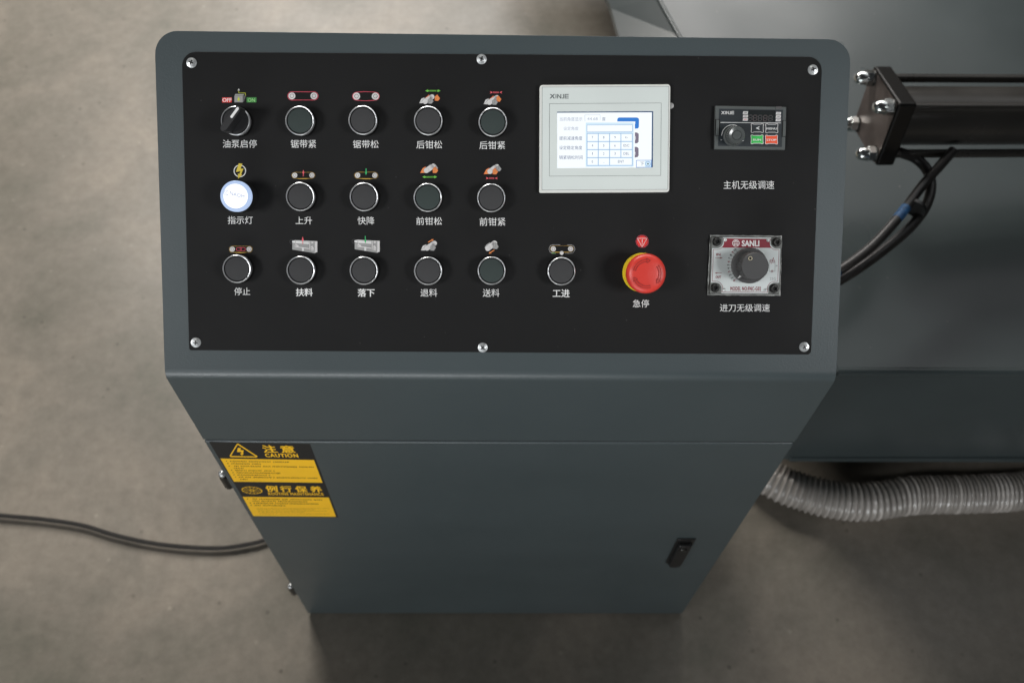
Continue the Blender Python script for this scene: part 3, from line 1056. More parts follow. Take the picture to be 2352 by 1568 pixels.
# ------------------------------------------------------------------ panel screws
for i, (u, v) in enumerate(((765, 250.5), (1926.3, 236.4), (3253, 278.7), (782.3, 1370), (1931, 1390), (3218, 1387.7))):
    p = DESK.at(u, v, PH + 0.0018)
    T = MD @ Matrix.Translation((p.x, p.y, PH)) @ Matrix.Rotation(random.uniform(0, 1.5), 4, 'Z')
    b = MB()
    b.lathe([(0.0049, 0.0), (0.0049, 0.0008), (0.0040, 0.0010), (0.0037, 0.0011), (0.0037, 0.0017), (0.0032, 0.0024), (0.0020, 0.0028), (0.0, 0.0029)], 'zinc', 28)
    s_ = b.build('panel_screw', console, T, smooth=30)
    b = MB()
    b.box(-0.0023, 0.0023, -0.0006, 0.0006, 0.0022, 0.00292, 'bolt')
    b.box(-0.0006, 0.0006, -0.0023, 0.0023, 0.0022, 0.00294, 'bolt')
    b.build('cross_recess', s_)

# ------------------------------------------------------------------ push buttons
BH = 0.0120
RB_O = 0.0139


def bezel_mesh():
    b = MB()
    b.lathe([(0.0147, 0.0), (0.0147, 0.0018), (0.0139, 0.0028), (0.0134, 0.0040)], 'chrome_dark_refl', 64)
    b.lathe([(0.0134, 0.0040), (0.0136, 0.0085), (0.0139, 0.0105), (0.01385, 0.0114), (0.0133, 0.0119), (0.0128, 0.0118), (0.0126, 0.0110)], 'chrome', 64)
    b.lathe([(0.0126, 0.0110), (0.0125, 0.0090), (0.0118, 0.0088)], 'void', 48)
    b.lathe([(0.0119, 0.0089), (0.0, 0.0089)], 'void', 48)
    return b


def cap_mesh(m):
    b = MB()
    b.lathe([(0.01175, 0.0088), (0.01175, 0.0104), (0.0116, 0.0108), (0.0111, 0.0110), (0.0, 0.0110)], m, 56)
    return b


BTN = [(1198.5, 483.2, 'cap_green', 'saw band tightening button, green-grey cap'), (1451.1, 481.1, 'cap', None), (1712.9, 483, 'cap', None),
       (1971.2, 488.5, 'cap_green', 'rear vice tightening button, green-grey cap'),
       (1200.8, 786.5, 'cap', None), (1455.6, 787.6, 'cap', None), (1710.9, 790.3, 'cap_green', 'front vice loosening button, green-grey cap'), (1965, 791.8, 'cap', None),
       (947, 1075, 'cap', None), (1202.7, 1080.4, 'cap', None), (1455.2, 1082.3, 'cap', None), (1712.4, 1083.4, 'cap', None),
       (1966.4, 1082.6, 'cap_green', 'feed forward button, green-grey cap'), (2245.9, 1084.8, 'cap', None)]
bz = cp = cg = None
for i, (u, v, m, lab) in enumerate(BTN):
    p = DESK.at(u, v, BH)
    T = MD @ Matrix.Translation((p.x, p.y, PH - 0.0001)) @ Matrix.Rotation(i * 0.9, 4, 'Z')
    if bz is None:
        o = bezel_mesh().build('push_button', console, T, smooth=40)
        bz = o
        c = cap_mesh('cap').build('button_cap', o, None, smooth=40)
        cp = c.data
        c.data = cp
        g = cap_mesh('cap_green').build('button_cap', o, None, smooth=40)
        cg = g.data
        bpy.data.objects.remove(g)
        c.data = cg if m == 'cap_green' else cp
    else:
        o = bz.copy()
        COL.objects.link(o)
        o.parent = console
        o.matrix_basis = T
        c = bpy.data.objects.new('button_cap', cg if m == 'cap_green' else cp)
        COL.objects.link(c)
        c.parent = o
    if 'label' in o:
        del o['label']
    if lab:
        o['label'] = lab

# selector switch
p = DESK.at(941.4, 483.5, BH)
T = MD @ Matrix.Translation((p.x, p.y, PH - 0.0001))
sel = bezel_mesh().build('selector_switch', console, T, smooth=40)
sel['label'] = 'black rotary oil pump switch turned towards ON with white pointer line'
b = MB()
b.lathe([(0.0122, 0.0086), (0.0122, 0.0106), (0.0117, 0.0112), (0.0, 0.0112)], 'knob_black', 56)
b.build('switch_disc', sel, None, smooth=40)
ANG = R(53)
RT = Matrix.Rotation(ANG, 4, 'Z')


def handle(L, wd, z0, z1, tap):
    vs, n = [], 10
    ring = []
    for sx in (1, -1):
        for k in range(n + 1):
            t = R(-90 + 180 * k / n) + (0 if sx > 0 else math.pi)
            ring.append((sx * (L - wd) + wd * math.cos(t), wd * math.sin(t)))
    lv = []
    for z, s in ((z0, 1.0), (z1 - 0.001, tap), (z1, tap * 0.93)):
        lv += [Vector((x, y * s, z)) if abs(x) < L - wd else Vector((x * (1 if s > .99 else 0.995), y * s, z)) for x, y in ring]
    m_ = len(ring)
    fs = []
    for j in range(2):
        for k in range(m_):
            fs.append((j * m_ + k, j * m_ + (k + 1) % m_, (j + 1) * m_ + (k + 1) % m_, (j + 1) * m_ + k))
    fs.append(tuple(range(2 * m_, 3 * m_)))
    return lv, fs


HTOP = 0.0300
pt = DESK.at(*[(343 / V1[0] + V1[1]), (482 / V1[0] + V1[2])], HTOP)
b = MB()
lv, fs = handle(0.0143, 0.0037, 0.0105, HTOP, 0.84)
b.add([RT @ q for q in lv], fs, 'knob_black')
b.build('switch_handle', sel, None, smooth=35)
b = MB()
b.prism([(x, y) for x, y in rounded(0.0010, -0.0012, 0.0130, 0.0012, 0.0011, 4)], HTOP - 0.0002, HTOP + 0.00025, 'white_mark', RT)
b.build('pointer_mark', sel)

# pilot lamp
p = DESK.at(943.6, 785, 0.024)
T = MD @ Matrix.Translation((p.x, p.y, PH - 0.0001))
b = MB()
b.lathe([(0.0152, 0.0), (0.0152, 0.0022), (0.0146, 0.0030), (0.0143, 0.012), (0.0146, 0.0165), (0.0135, 0.0165)], 'black', 64)
lamp = b.build('pilot_lamp', console, T, smooth=40)
lamp['label'] = 'lit white pilot lamp with bluish translucent rim'
b = MB()
b.lathe([(0.0143, 0.0166), (0.0149, 0.019), (0.0149, 0.0232), (0.0145, 0.0242), (0.0130, 0.0247), (0.0118, 0.0245)], 'lamp_lens', 64)
b.build('lens_rim', lamp, None, smooth=60)
b = MB()
b.lathe([(0.0118, 0.0245), (0.0114, 0.0243), (0.0, 0.0244)], 'lamp_core', 56)
b.build('lamp_face', lamp, None, smooth=40)
a = Art(V3, DESK, 0.0249 + PH)
a.arc(225, 396, 27, 60, 300, 4, 'lamp_mark', 1)
a.arc(236, 397, 19, 60, 300, 4, 'lamp_mark', 1)
a.text('NAOM', 0, 0, 0, 0, 'lamp_mark', 1, 0.0, quad=((262, 378), (414, 420), (408, 456), (258, 416)))
a.build('lamp_emblem', lamp, T.inverted() @ MD)

# ------------------------------------------------------------------ emergency stop
p = DESK.at(2568.8, 1089.9, 0.003)
T = MD @ Matrix.Translation((p.x, p.y, PH - 0.0001))
b = MB()
b.lathe([(0.0196, 0.0), (0.0196, 0.0022), (0.0190, 0.0030), (0.0, 0.0030)], 'ring_yellow', 72)
es = b.build('emergency_stop', console, T, smooth=40)
es['label'] = 'red mushroom emergency stop on a yellow ring'
b = MB()


def serr(a_, h):
    return 1 + (0.011 * (1 if int(a_ / (2 * math.pi) * 192 + 0.01) % 2 else -1) if 0.019 < h < 0.0285 else 0)


b.lathe([(0.011, 0.002), (0.0115, 0.014), (0.016, 0.019), (0.0190, 0.0210), (0.0194, 0.0235), (0.0192, 0.0275), (0.0182, 0.0302), (0.0165, 0.0316),
         (0.0130, 0.0326), (0.008, 0.0332), (0.0, 0.0335)], 'estop', 192, rfun=serr)
head_ = b.build('mushroom_head', es, None, smooth=50)
b = MB()


def relief(mb, r, a0, a1, wd, z, m):
    n = 16
    for k in range(n):
        t0, t1 = R(a0 + (a1 - a0) * k / n), R(a0 + (a1 - a0) * (k + 1) / n)
        for rr_, ww in ((r - wd, 0.00035), (r + wd, 0.00035)):
            pts = [((rr_ + s * ww) * math.cos(t), (rr_ + s * ww) * math.sin(t), z) for s, t in ((-1, t0), (1, t0), (1, t1), (-1, t1))]
            mb.add(pts, [(0, 1, 2, 3)], m)
    t = R(a1)
    d = Vector((math.cos(t), math.sin(t)))
    tt = Vector((-math.sin(t), math.cos(t))) * (1 if a1 > a0 else -1)
    P0 = d * r
    tri = [P0 - d * (wd * 2.2), P0 + d * (wd * 2.2), P0 + tt * 0.0035]
    for i in range(3):
        A, B = tri[i], tri[(i + 1) % 3]
        n_ = (B - A).normalized()
        n_ = Vector((-n_.y, n_.x)) * 0.0003
        mb.add([(A.x - n_.x, A.y - n_.y, z), (B.x - n_.x, B.y - n_.y, z), (B.x + n_.x, B.y + n_.y, z), (A.x + n_.x, A.y + n_.y, z)], [(0, 1, 2, 3)], m)


for a0, a1 in ((168, 92), (38, -28), (-72, -150)):
    relief(b, 0.0128, a0, a1, 0.0011, 0.03335, 'estop_dark')
b.build('twist_arrows', es)

# ------------------------------------------------------------------ touch screen
HH = 0.0058
v5 = lambda x, y: (x / V5[0] + V5[1], y / V5[0] + V5[2])
oc = [DESK.at(*v5(*q), HH) for q in ((121, 127), (1763, 118), (1749, 1471), (117, 1480))]
b = MB()
b.prism(plate_outline(oc, (0.003, 0.003, 0.003, 0.0015)), PH, HH, 'hmi_rim')
hmi = b.build('touch_screen', console, MD, smooth=40, bevel=(0.0008, 3))
hmi['label'] = 'pale grey touch screen unit with a lit keypad page'
HO = HH
a = Art(V5, DESK, HO)
ic = [(154, 154), (1742, 146), (1728, 1436), (150, 1444)]
a.poly(ic, 'hmi', 1)
for i in range(4):
    pass
a.line(ic, 3.2, 'hmi_line', 1.5, True)
a.line([(245, 362), (1647, 353), (1640, 1262), (243, 1270)], 3.6, 'hmi_line', 2, True)
a.build('screen_fascia', hmi)
a = Art(V5, DESK, HO)
brand(a, 246, 242, 485, 297, 'brandgrey')
a.build('brand_lettering', hmi)
a = Art(V5, DESK, HO)
a.poly([(340, 463), (1546, 456), (1541, 1161), (340, 1171)], 'lcd_edge', 2)
a.poly([(340, 476), (1530, 470), (1524, 1162), (340, 1171)], 'lcd', 3)
dsp = a.build('display', hmi)
a = Art(V5, DESK, HO)
a.poly([(1095, 585), (1095, 560), (1103, 541), (1120, 535), (1340, 535), (1360, 543), (1368, 560), (1366, 655), (1355, 672), (1316, 676), (1316, 585)], 'lcd_blue', 4)
a.text('t', 1312, 585, 1326, 612, 'lcd', 5)
a.poly([(1316, 722), (1345, 724), (1362, 738), (1365, 760), (1362, 840), (1345, 858), (1316, 860)], 'lcd_plum', 4)
a.text('J', 1314, 770, 1326, 815, 'lcd', 5)
a.poly([(1314, 902), (1343, 904), (1362, 920), (1363, 1010), (1350, 1030), (1314, 1038)], 'lcd_plum', 4)
a.text('t', 1312, 965, 1326, 1000, 'lcd', 5)
a.line([(1335, 1072), (1524, 1070), (1522, 1158), (1335, 1160)], 6, 'lcd_blue', 4, True)
a.text('下', 1380, 1092, 1432, 1140, 'lcd_text', 4)
a.rect(1440, 1078, 1518, 1154, 'lcd_panel', 4.5)
a.ring(1480, 1116, 30, 5, 'lcd_line', 5, 24)
a.circ(1480, 1116, 10, 'brandgrey', 5, 14)
a.build('screen_buttons', hmi)
a = Art(V5, DESK, HO)
a.poly([(700, 600), (1300, 600), (1300, 1150), (700, 1152)], 'lcd_panel', 3.5)
a.rect(716, 630, 1284, 714, 'lcd', 4)
a.line([(716, 630), (1284, 627), (1284, 712), (716, 716)], 4, 'lcd_line', 5, True)
gx = [716, 857, 999, 1141, 1284]
gy = [736, 838, 939, 1040, 1138]
for i in range(4):
    for j in range(4):
        if j == 3 and i == 3:
            continue
        xe = gx[i + 1] if not (j == 3 and i == 2) else gx[4]
        a.rect(gx[i] + 7, gy[j] + 7, xe - 7, gy[j + 1] - 9, 'lcd', 4)
for j, y in enumerate(gy):
    a.line([(716, y), (1284, y - 3)], 4.5, 'lcd_line', 5)
for i, x in enumerate(gx):
    a.line([(x, 736), (x - 1, 1040 if i == 3 else 1138)], 4.5, 'lcd_line', 5.5)
KEYS = [['7', '8', '9', '+/-'], ['4', '5', '6', 'ESC'], ['1', '2', '3', 'DEL']]
for j, rw in enumerate(KEYS):
    for i, s_ in enumerate(rw):
        cx = (gx[i] + gx[i + 1]) / 2 - 3
        cy = (gy[j] + gy[j + 1]) / 2 - 2
        ww = {1: 8.5, 3: 36}[len(s_)]
        if s_ == '1':
            ww = 3.5
        if s_ == '+/-':
            ww = 20
        a.text(s_, cx - ww, cy - 16, cx + ww, cy + 15, 'lcd_text', 5)
a.text('0', 774, 1072, 791, 1104, 'lcd_text', 5)
a.rect(924, 1096, 930, 1104, 'lcd_text', 5)
a.text('ENT', 1103, 1070, 1180, 1103, 'lcd_text', 5)
a.build('number_pad', hmi)
a = Art(V5, DESK, HO)
a.text('当前角度显示', 372, 530, 658, 580, 'lcd_text2', 4)
a.line([(688, 503), (690, 585)], 4, 'lcd_text2', 4)
a.line([(690, 503), (880, 500)], 3, 'lcd_text2', 4)
a.line([(880, 500), (880, 570)], 3, 'lcd_text2', 4)
a.text('44.68', 718, 534, 850, 570, 'lcd_text2', 4)
a.text('度', 905, 530, 948, 576, 'lcd_text', 4)
a.text('设定角度', 420, 650, 608, 696, 'lcd_text2', 4)
a.text('提前减速角度', 368, 770, 656, 820, 'lcd_text', 4)
a.text('设定稳定角度', 368, 890, 654, 938, 'lcd_text', 4)
a.text('销紧销松时间', 366, 1010, 660, 1060, 'lcd_text', 4)
a.build('screen_text', hmi)
q = DESK.at(*v5(1772, 385), 0.004)
b = MB()
b.lathe([(0.0029, 0.0), (0.0029, 0.0016), (0.0020, 0.0022), (0.0, 0.0022)], 'grey', 24, Matrix.Translation((q.x, q.y, PH)))
b.build('film_tab', hmi, None, smooth=40)

# ------------------------------------------------------------------ drive keypad
KH = 0.0050
v6 = lambda x, y: (x / V6[0] + V6[1], y / V6[0] + V6[2])
kc = [DESK.at(*v6(*q), KH) for q in ((165, 171), (1278, 190), (1256, 862), (151, 852))]
b = MB()
b.prism([(q.x, q.y) for q in kc], PH, KH, 'key_frame')
key = b.build('drive_keypad', console, MD, smooth=40, bevel=(0.0005, 2))
key['label'] = 'small dark drive keypad with knob, green RUN and red STOP keys'
a = Art(V6, DESK, KH)
a.poly([(222, 218), (1224, 236), (1205, 818), (205, 800)], 'key_face', 1)
a.build('keypad_face', key)
a = Art(V6, DESK, KH)
a.poly([(680, 236), (1106, 243), (1103, 425), (676, 418)], 'key_window', 2)
SEGX = [(685, 740, 'seg'), (758, 815, 'seg_r'), (836, 893, 'seg'), (918, 974, 'seg_r'), (1000, 1056, 'seg')]
for x0_, x1_, m in SEGX:
    y0_ = 318 + (x0_ - 685) * 0.017
    w_ = 8
    hh_ = 88
    ym = y0_ + hh_ / 2
    sk = -6
    a.line([(x0_ + 8, y0_), (x1_ - 4, y0_)], w_, m, 3)
    a.line([(x0_ + 5 + sk / 2, ym), (x1_ - 7 + sk / 2, ym)], w_, m, 3)
    a.line([(x0_ + 2 + sk, y0_ + hh_), (x1_ - 10 + sk, y0_ + hh_)], w_, m, 3)
    for xx in (x0_ + 3, x1_ + 1):
        a.line([(xx, y0_ + 7), (xx + sk / 2, ym - 6)], w_, m, 3)
        a.line([(xx + sk / 2, ym + 6), (xx + sk, y0_ + hh_ - 7)], w_, m, 3)
a.build('digit_display', key)
a = Art(V6, DESK, KH)
brand(a, 252, 256, 456, 305, 'white')
a.line([(242, 432), (1190, 441)], 8, 'white', 2)
for k, x0_, y0_ in ((0, 592, 258), (1, 592, 312), (2, 590, 364), (3, 1110, 268), (4, 1108, 320), (5, 1106, 372)):
    a.poly([(x0_ + 8, y0_), (x0_ + 85, y0_ + 2), (x0_ + 77, y0_ + 44), (x0_, y0_ + 42)], 'pale', 2)
    a.rect(x0_ + 24, y0_ + 18, x0_ + 64, y0_ + 26, 'pink' if k == 2 else 'dgrey', 3)
a.rect(243, 704, 266, 711, 'white', 2)
a.rect(582, 709, 610, 716, 'white', 2)
a.rect(592, 697, 600, 728, 'white', 2)
a.arc(432, 640, 170, 180, 66, 8, 'white', 2)
a.build('keypad_print', key)


def keyshape(x0, y0, x1, y1):
    return [(x0 + 2, y0 + 22), (x0 + 6, y0 + 4), (x0 + 26, y0), (x0 + 44, y0 + 10), (x1 - 44, y0 + 10), (x1 - 26, y0), (x1 - 6, y0 + 4), (x1 - 2, y0 + 22),
            (x1 - 6, y0 + 40), (x1 - 6, y1 - 40), (x1 - 2, y1 - 22), (x1 - 6, y1 - 4), (x1 - 26, y1), (x1 - 44, y1 - 10), (x0 + 44, y1 - 10), (x0 + 26, y1),
            (x0 + 6, y1 - 4), (x0 + 2, y1 - 22), (x0 + 6, y1 - 40), (x0 + 6, y0 + 40)]


for nm, r_, fill, tx in (('back_key', (721, 450, 919, 592), None, None), ('menu_key', (948, 452, 1146, 596), None, 'MENU'),
                         ('run_key', (717, 627, 916, 769), 'key_green', 'RUN'), ('stop_key', (943, 630, 1142, 773), 'key_red', 'STOP')):
    a = Art(V6, DESK, KH + 0.0003)
    ks = keyshape(*r_)
    a.poly(ks, fill or 'key_face', 2)
    a.line(ks, 8, 'pale', 3, True)
    x0_, y0_, x1_, y1_ = r_
    if tx:
        pad = {'MENU': 18, 'RUN': 38, 'STOP': 24}[tx]
        a.text(tx, x0_ + pad, y0_ + 62, x1_ - pad, y0_ + 92, 'white', 4, 0.03)
    else:
        cx, cy = 825, 522
        a.poly([(cx - 30, cy), (cx + 28, cy - 28), (cx + 28, cy - 14), (cx - 2, cy), (cx + 28, cy + 14), (cx + 28, cy + 26)], 'white', 4)
    a.build(nm, key)
p = DESK.at(*v6(445, 648), KH)
T = Matrix.Translation((p.x, p.y, KH))
b = MB()
b.lathe([(0.0190, 0.0001), (0.0186, 0.0018), (0.0168, 0.0034)], 'clear_knob', 72, T)
b.lathe([(0.0165, 0.0030), (0.0158, 0.012), (0.0152, 0.0140), (0.0143, 0.0146), (0.0095, 0.0140), (0.0085, 0.0132), (0.0070, 0.0140), (0.0, 0.0141)], 'clear_knob', 96, T,
        rfun=lambda a_, h: 1 + (0.022 * math.cos(a_ * 32) if 0.002 < h < 0.0145 else 0))
KS = 0.53
for i in range(len(b.v)):
    x, y, z = b.v[i]
    b.v[i] = (p.x + (x - p.x) * KS, p.y + (y - p.y) * KS, z)
b.build('speed_knob', key, None, smooth=35)
for sx in (0, 1):
    b = MB()
    if sx == 0:
        n_ = [(158, 380), (238, 382), (232, 642), (150, 640)]
        t_ = [(173, 392), (219, 393), (214, 634), (166, 633)]
    else:
        n_ = [(1208, 397), (1272, 398), (1262, 660), (1200, 658)]
        t_ = [(1222, 408), (1266, 409), (1258, 650), (1214, 649)]
    P_ = [DESK.at(*v6(*q), KH) for q in n_]
    b.prism([(q.x, q.y) for q in P_], KH, KH + 0.00025, 'void')
    P_ = [DESK.at(*v6(*q), KH) for q in t_]
    b.prism([(q.x, q.y) for q in P_], KH + 0.00026, KH + 0.0013, 'key_frame')
    b.build('side_clip', key, None, bevel=(0.0003, 1))
b = MB()
P_ = [DESK.at(*v6(*q), KH) for q in ((1115, 183), (1196, 185), (1194, 222), (1113, 220))]
b.prism([(q.x, q.y) for q in P_], KH, KH + 0.001, 'seg')
b.build('top_clip', key)

# ------------------------------------------------------------------ flow control valve
v7 = lambda x, y: (x / V7[0] + V7[1], y / V7[0] + V7[2])
VH = 0.0040
P_ = [DESK.at(*v7(*q), VH) for q in ((262, 170), (1484, 180), (1456, 1202), (213, 1190))]
P2 = [DESK.at(*v7(*q), VH) for q in ((276, 196), (1466, 204), (1434, 1168), (240, 1164))]
b = MB()


def jag(A, B, n=26, amp=0.00028):
    out = []
    for k in range(n):
        q = A.lerp(B, k / n)
        out.append((q.x + random.uniform(-amp, amp), q.y + random.uniform(-amp, amp)))
    return out


outer = sum((jag(P_[i], P_[(i + 1) % 4]) for i in range(4)), [])
inner = sum((jag(P2[i], P2[(i + 1) % 4], amp=0.0001) for i in range(4)), [])
n = len(outer)
vs = [(*q, PH) for q in outer] + [(*q, PH + 0.0016 + random.uniform(-.0003, .0003)) for q in outer] + [(*q, PH + 0.0016) for q in inner] + [(*q, -0.004) for q in inner]
# order so that faces look up
ar = sum(outer[i][0] * outer[(i + 1) % n][1] - outer[(i + 1) % n][0] * outer[i][1] for i in range(n))
fs = []
for i in range(n):
    j = (i + 1) % n
    for l in range(3):
        f = (l * n + i, l * n + j, (l + 1) * n + j, (l + 1) * n + i)
        fs.append(f if ar > 0 else f[::-1])
b.add(vs, fs, 'valve_rim')
valve = b.build('flow_control_valve', console, MD, smooth=30)
valve['label'] = 'flow control valve with maroon and silver label plate and grey dial'
b = MB()
P3 = [DESK.at(*v7(*q), VH) for q in ((284, 206), (1458, 212), (1426, 1158), (250, 1154))]
b.prism([(q.x, q.y) for q in P3], PH + 0.0002, VH, 'valve_block')
b.build('valve_block', valve, None, bevel=(0.0005, 2))


def notch(cx, cy, r, a0, a1, n=8):
    return [(cx + r * math.cos(R(a0 + (a1 - a0) * k / n)), cy - r * math.sin(R(a0 + (a1 - a0) * k / n))) for k in range(n + 1)]


def label_outline(g):
    pts = []
    pts += [(474 + g * .3, 208 + g), (1288 - g * .3, 216 + g)]
    pts += notch(1390, 300, 104 + g, 172, 268)
    pts += [(1446 - g, 402 + g), (1424 - g, 978 - g)]
    pts += notch(1352, 1082, 104 + g, 85, 178)
    pts += [(1240 - g * .3, 1160 - g), (446 + g * .3, 1154 - g)]
    pts += notch(350, 1074, 100 + g, -5, 88)
    pts += [(272 + g, 974 - g), (290 + g, 392 + g)]
    pts += notch(370, 290, 104 + g, 275, 362)
    return pts


a = Art(V7, DESK, VH)
a.poly(label_outline(0), 'valve_plate', 2)
a.build('label_plate', valve)
a = Art(V7, DESK, VH)
a.line(label_outline(22), 7, 'maroon', 3, True)
a.poly([(478, 232), (1278, 240)] + notch(1390, 300, 124, 165, 215) + [(1300, 388), (446, 384)] + notch(370, 290, 124, -48, 5), 'maroon', 3)
a.text('SANLI', 797, 263, 1086, 360, 'white', 4, 0.05)
a.ring(693, 307, 57, 9, 'white', 4)
a.arc(693, 307, 40, 25, 155, 7, 'white', 4)
a.rect(655, 290, 731, 298, 'white', 4)
a.rect(650, 316, 738, 324, 'white', 4)
a.rect(672, 272, 714, 279, 'white', 4)
a.line([(672, 324), (664, 350)], 7, 'white', 4)
a.line([(712, 324), (722, 350)], 7, 'white', 4)
a.rect(655, 337, 730, 343, 'white', 4)
a.text('IN', 362, 480, 430, 520, 'maroon', 3, 0.03)
a.line([(343, 556), (445, 556)], 6, 'maroon', 3)
a.poly([(470, 556), (425, 544), (432, 556), (425, 568)], 'maroon', 3.5)
a.text('OUT', 350, 860, 442, 900, 'maroon', 3, 0.03)
a.line([(457, 813), (355, 813)], 6, 'maroon', 3)
a.poly([(332, 813), (377, 801), (370, 813), (377, 825)], 'maroon', 3.5)
a.text('MODEL NO:FNC-G02', 601, 1046, 1116, 1112, 'maroon', 3, 0.04)
CX, CY = 935, 688
for k in range(11):
    an = 223 - 8.95 * k
    d = (math.cos(R(an)), -math.sin(R(an)))
    a.line([(CX + d[0] * 303, CY + d[1] * 303), (CX + d[0] * 340, CY + d[1] * 340)], 7, 'maroon' if k in (0, 3, 5, 7) else 'ink_black', 3)
    s_ = str(k)
    a.text(s_, CX + d[0] * 372, CY + d[1] * 372, (8 if k == 1 else 24) if k < 10 else 42, 36, 'maroon' if k % 3 == 0 else 'ink_black', 3, 0.03, rot=R(an - 90))
a.line([(1258, 615), (1258, 786), (1350, 786)], 4, 'ink_black', 3)
a.line([(1357, 615), (1355, 786)], 4, 'ink_black', 3)
a.line([(1258, 613), (1360, 613)], 6, 'maroon', 3.5)
a.line([(1276, 588), (1344, 588), (1344, 637), (1276, 637)], 6, 'maroon', 3.2, True)
a.line([(1290, 662), (1326, 560)], 5, 'maroon', 3.6)
a.poly([(1332, 544), (1336, 578), (1316, 568)], 'maroon', 3.7)
a.arc(1298, 612, 12, -70, 70, 5, 'maroon', 3.7, 8)
a.arc(1328, 612, 12, 110, 250, 5, 'maroon', 3.7, 8)
a.line([(1305, 764), (1324, 784), (1305, 803), (1287, 784)], 6, 'maroon', 3.5, True)
a.text('P', 1370, 680, 1400, 706, 'ink_black', 3, 0.0)
a.text('25G', 1268, 886, 1374, 932, 'engrave', 3, 0.0)
a.build('label_print', valve)
for (x, y) in ((385, 283), (1402, 293), (355, 1066), (1357, 1078)):
    p = DESK.at(*v7(x, y), VH + 0.004)
    T = Matrix.Translation((p.x, p.y, VH))
    b = MB()
    b.lathe([(0.0046, 0.0), (0.0045, 0.0006), (0.0038, 0.0007), (0.0038, 0.0038), (0.0035, 0.0042), (0.0021, 0.0042), (0.0020, 0.0020), (0.0, 0.0020)], 'bolt', 30, T)
    o = b.build('socket_bolt', valve, None, smooth=30)
    b = MB()
    b.prism([(0.0019 * math.cos(R(60 * k)), 0.0019 * math.sin(R(60 * k))) for k in range(6)], 0.0021, 0.0023, 'void', T)
    b.build('hex_socket', o)
for (x, y) in ((512, 253), (1238, 257), (492, 1100), (1193, 1104)):
    p = DESK.at(*v7(x, y), VH)
    b = MB()
    b.lathe([(0.0018, 0.0001), (0.0017, 0.0007), (0.0011, 0.0012), (0.0, 0.0014)], 'zinc', 20, Matrix.Translation((p.x, p.y, VH)))
    b.build('rivet', valve, None, smooth=60)
# dial: skirt and knurled knob
p = DESK.at(*v7(938, 690), VH + 0.010)
T = Matrix.Translation((p.x, p.y, VH))
b = MB()
b.lathe([(0.0168, 0.0003), (0.0176, 0.003), (0.0176, 0.0085), (0.0170, 0.0100), (0.0130, 0.0112), (0.0, 0.0112)], 'dial', 96, T)
ds = b.build('dial_skirt', valve, None, smooth=40)
RK = 0.0208
b = MB()
b.lathe([(0.0139, 0.0108), (0.0137, 0.0262), (0.0133, 0.0276), (0.0127, 0.0282), (0.0, 0.0282)], 'dial', 216, T,
        rfun=lambda a_, h: 1 + (0.022 * (1 if math.cos(a_ * 54) > 0 else -1) if h < 0.0265 else 0))
b.build('dial_knob', valve, None, smooth=25)
q = DESK.at(*v7(938, 565), VH + 0.0284)
T2 = Matrix.Translation((q.x, q.y, VH + 0.0282))
b = MB()
b.lathe([(0.0024, -0.0002), (0.0024, 0.0002), (0.0, 0.0002)], 'void', 28, T2)
b.lathe([(0.0021, 0.0), (0.0021, 0.0004), (0.0013, 0.0004)], 'brass', 28, T2)
b.lathe([(0.0012, 0.0), (0.0012, 0.0005), (0.0, 0.0005)], 'void', 20, T2)
b.build('dial_set_screw', valve, None, smooth=40)
a = Art(V7, DESK, VH + 0.0112)
a.poly([(755, 853), (790, 862), (792, 872), (722, 906)], 'white_mark', 1)
a.build('dial_pointer', valve)

# ------------------------------------------------------------------ saw bed behind on the right
ZT = 0.448
YF = 0.262
bed = thing('saw_bed', 'large dark teal machine bed with broad flat top behind the console', 'machine', (1.4, YF, 0))
IB = Matrix.Translation((-1.4, -YF, 0))
tA = [(0.872, YF), (0.688, 0.994), (0.655, 1.10), (0.52, 1.62), (0.44, 2.1)]       # top edge on its left end
tB = [(0.83, YF + 0.02), (0.581, 1.026), (0.567, 1.122), (0.44, 1.66), (0.36, 2.1)]   # foot of the sloping flank
vs, fs = [], []
XR = 3.2
for (x, y) in tA:
    vs.append((x, y, ZT))
vs += [(XR, 2.1, ZT), (XR, YF + 0.008, ZT)]
n = len(vs)
b = MB()
b.add(vs, [tuple(range(n))[::-1]], 'machine_paint')
lo = []
for (x, y) in tA:
    lo.append((x, y, 0.10))
# front face
sk = 0.012
b.add([(0.872, YF, ZT), (XR, YF + 0.008, ZT), (XR, YF - 0.0 + 0.008, 0.10), (0.872, YF, 0.10)], [(0, 3, 2, 1)], 'machine_paint')
for i in range(4):
    A, B_ = tA[i], tA[i + 1]
    C_, D_ = tB[i], tB[i + 1]
    b.add([(A[0], A[1], ZT), (B_[0], B_[1], ZT), (D_[0], D_[1], ZT - 0.050), (C_[0], C_[1], ZT - 0.050)], [(0, 1, 2, 3)], 'machine_paint')
    b.add([(C_[0], C_[1], ZT - 0.050), (D_[0], D_[1], ZT - 0.050), (D_[0], D_[1], ZT - 0.066), (C_[0], C_[1], ZT - 0.066)], [(0, 1, 2, 3)], 'machine_paint')
    b.add([(C_[0], C_[1], ZT - 0.066), (D_[0], D_[1], ZT - 0.066), (D_[0] + 0.4, D_[1], ZT - 0.066), (C_[0] + 0.4, C_[1], ZT - 0.066)], [(0, 1, 2, 3)], 'machine_paint')
    b.add([(C_[0] + 0.4, C_[1], ZT - 0.066), (D_[0] + 0.4, D_[1], ZT - 0.066), (D_[0] + 0.4, D_[1], 0.10), (C_[0] + 0.4, C_[1], 0.10)], [(0, 1, 2, 3)], 'machine_paint')
b.add([(0.872, YF, ZT), (tB[0][0], tB[0][1], ZT - 0.050), (tB[0][0] + 0.05, tB[0][1] + 0.05, 0.10), (0.872, YF, 0.10)], [(0, 1, 2, 3)], 'machine_paint')
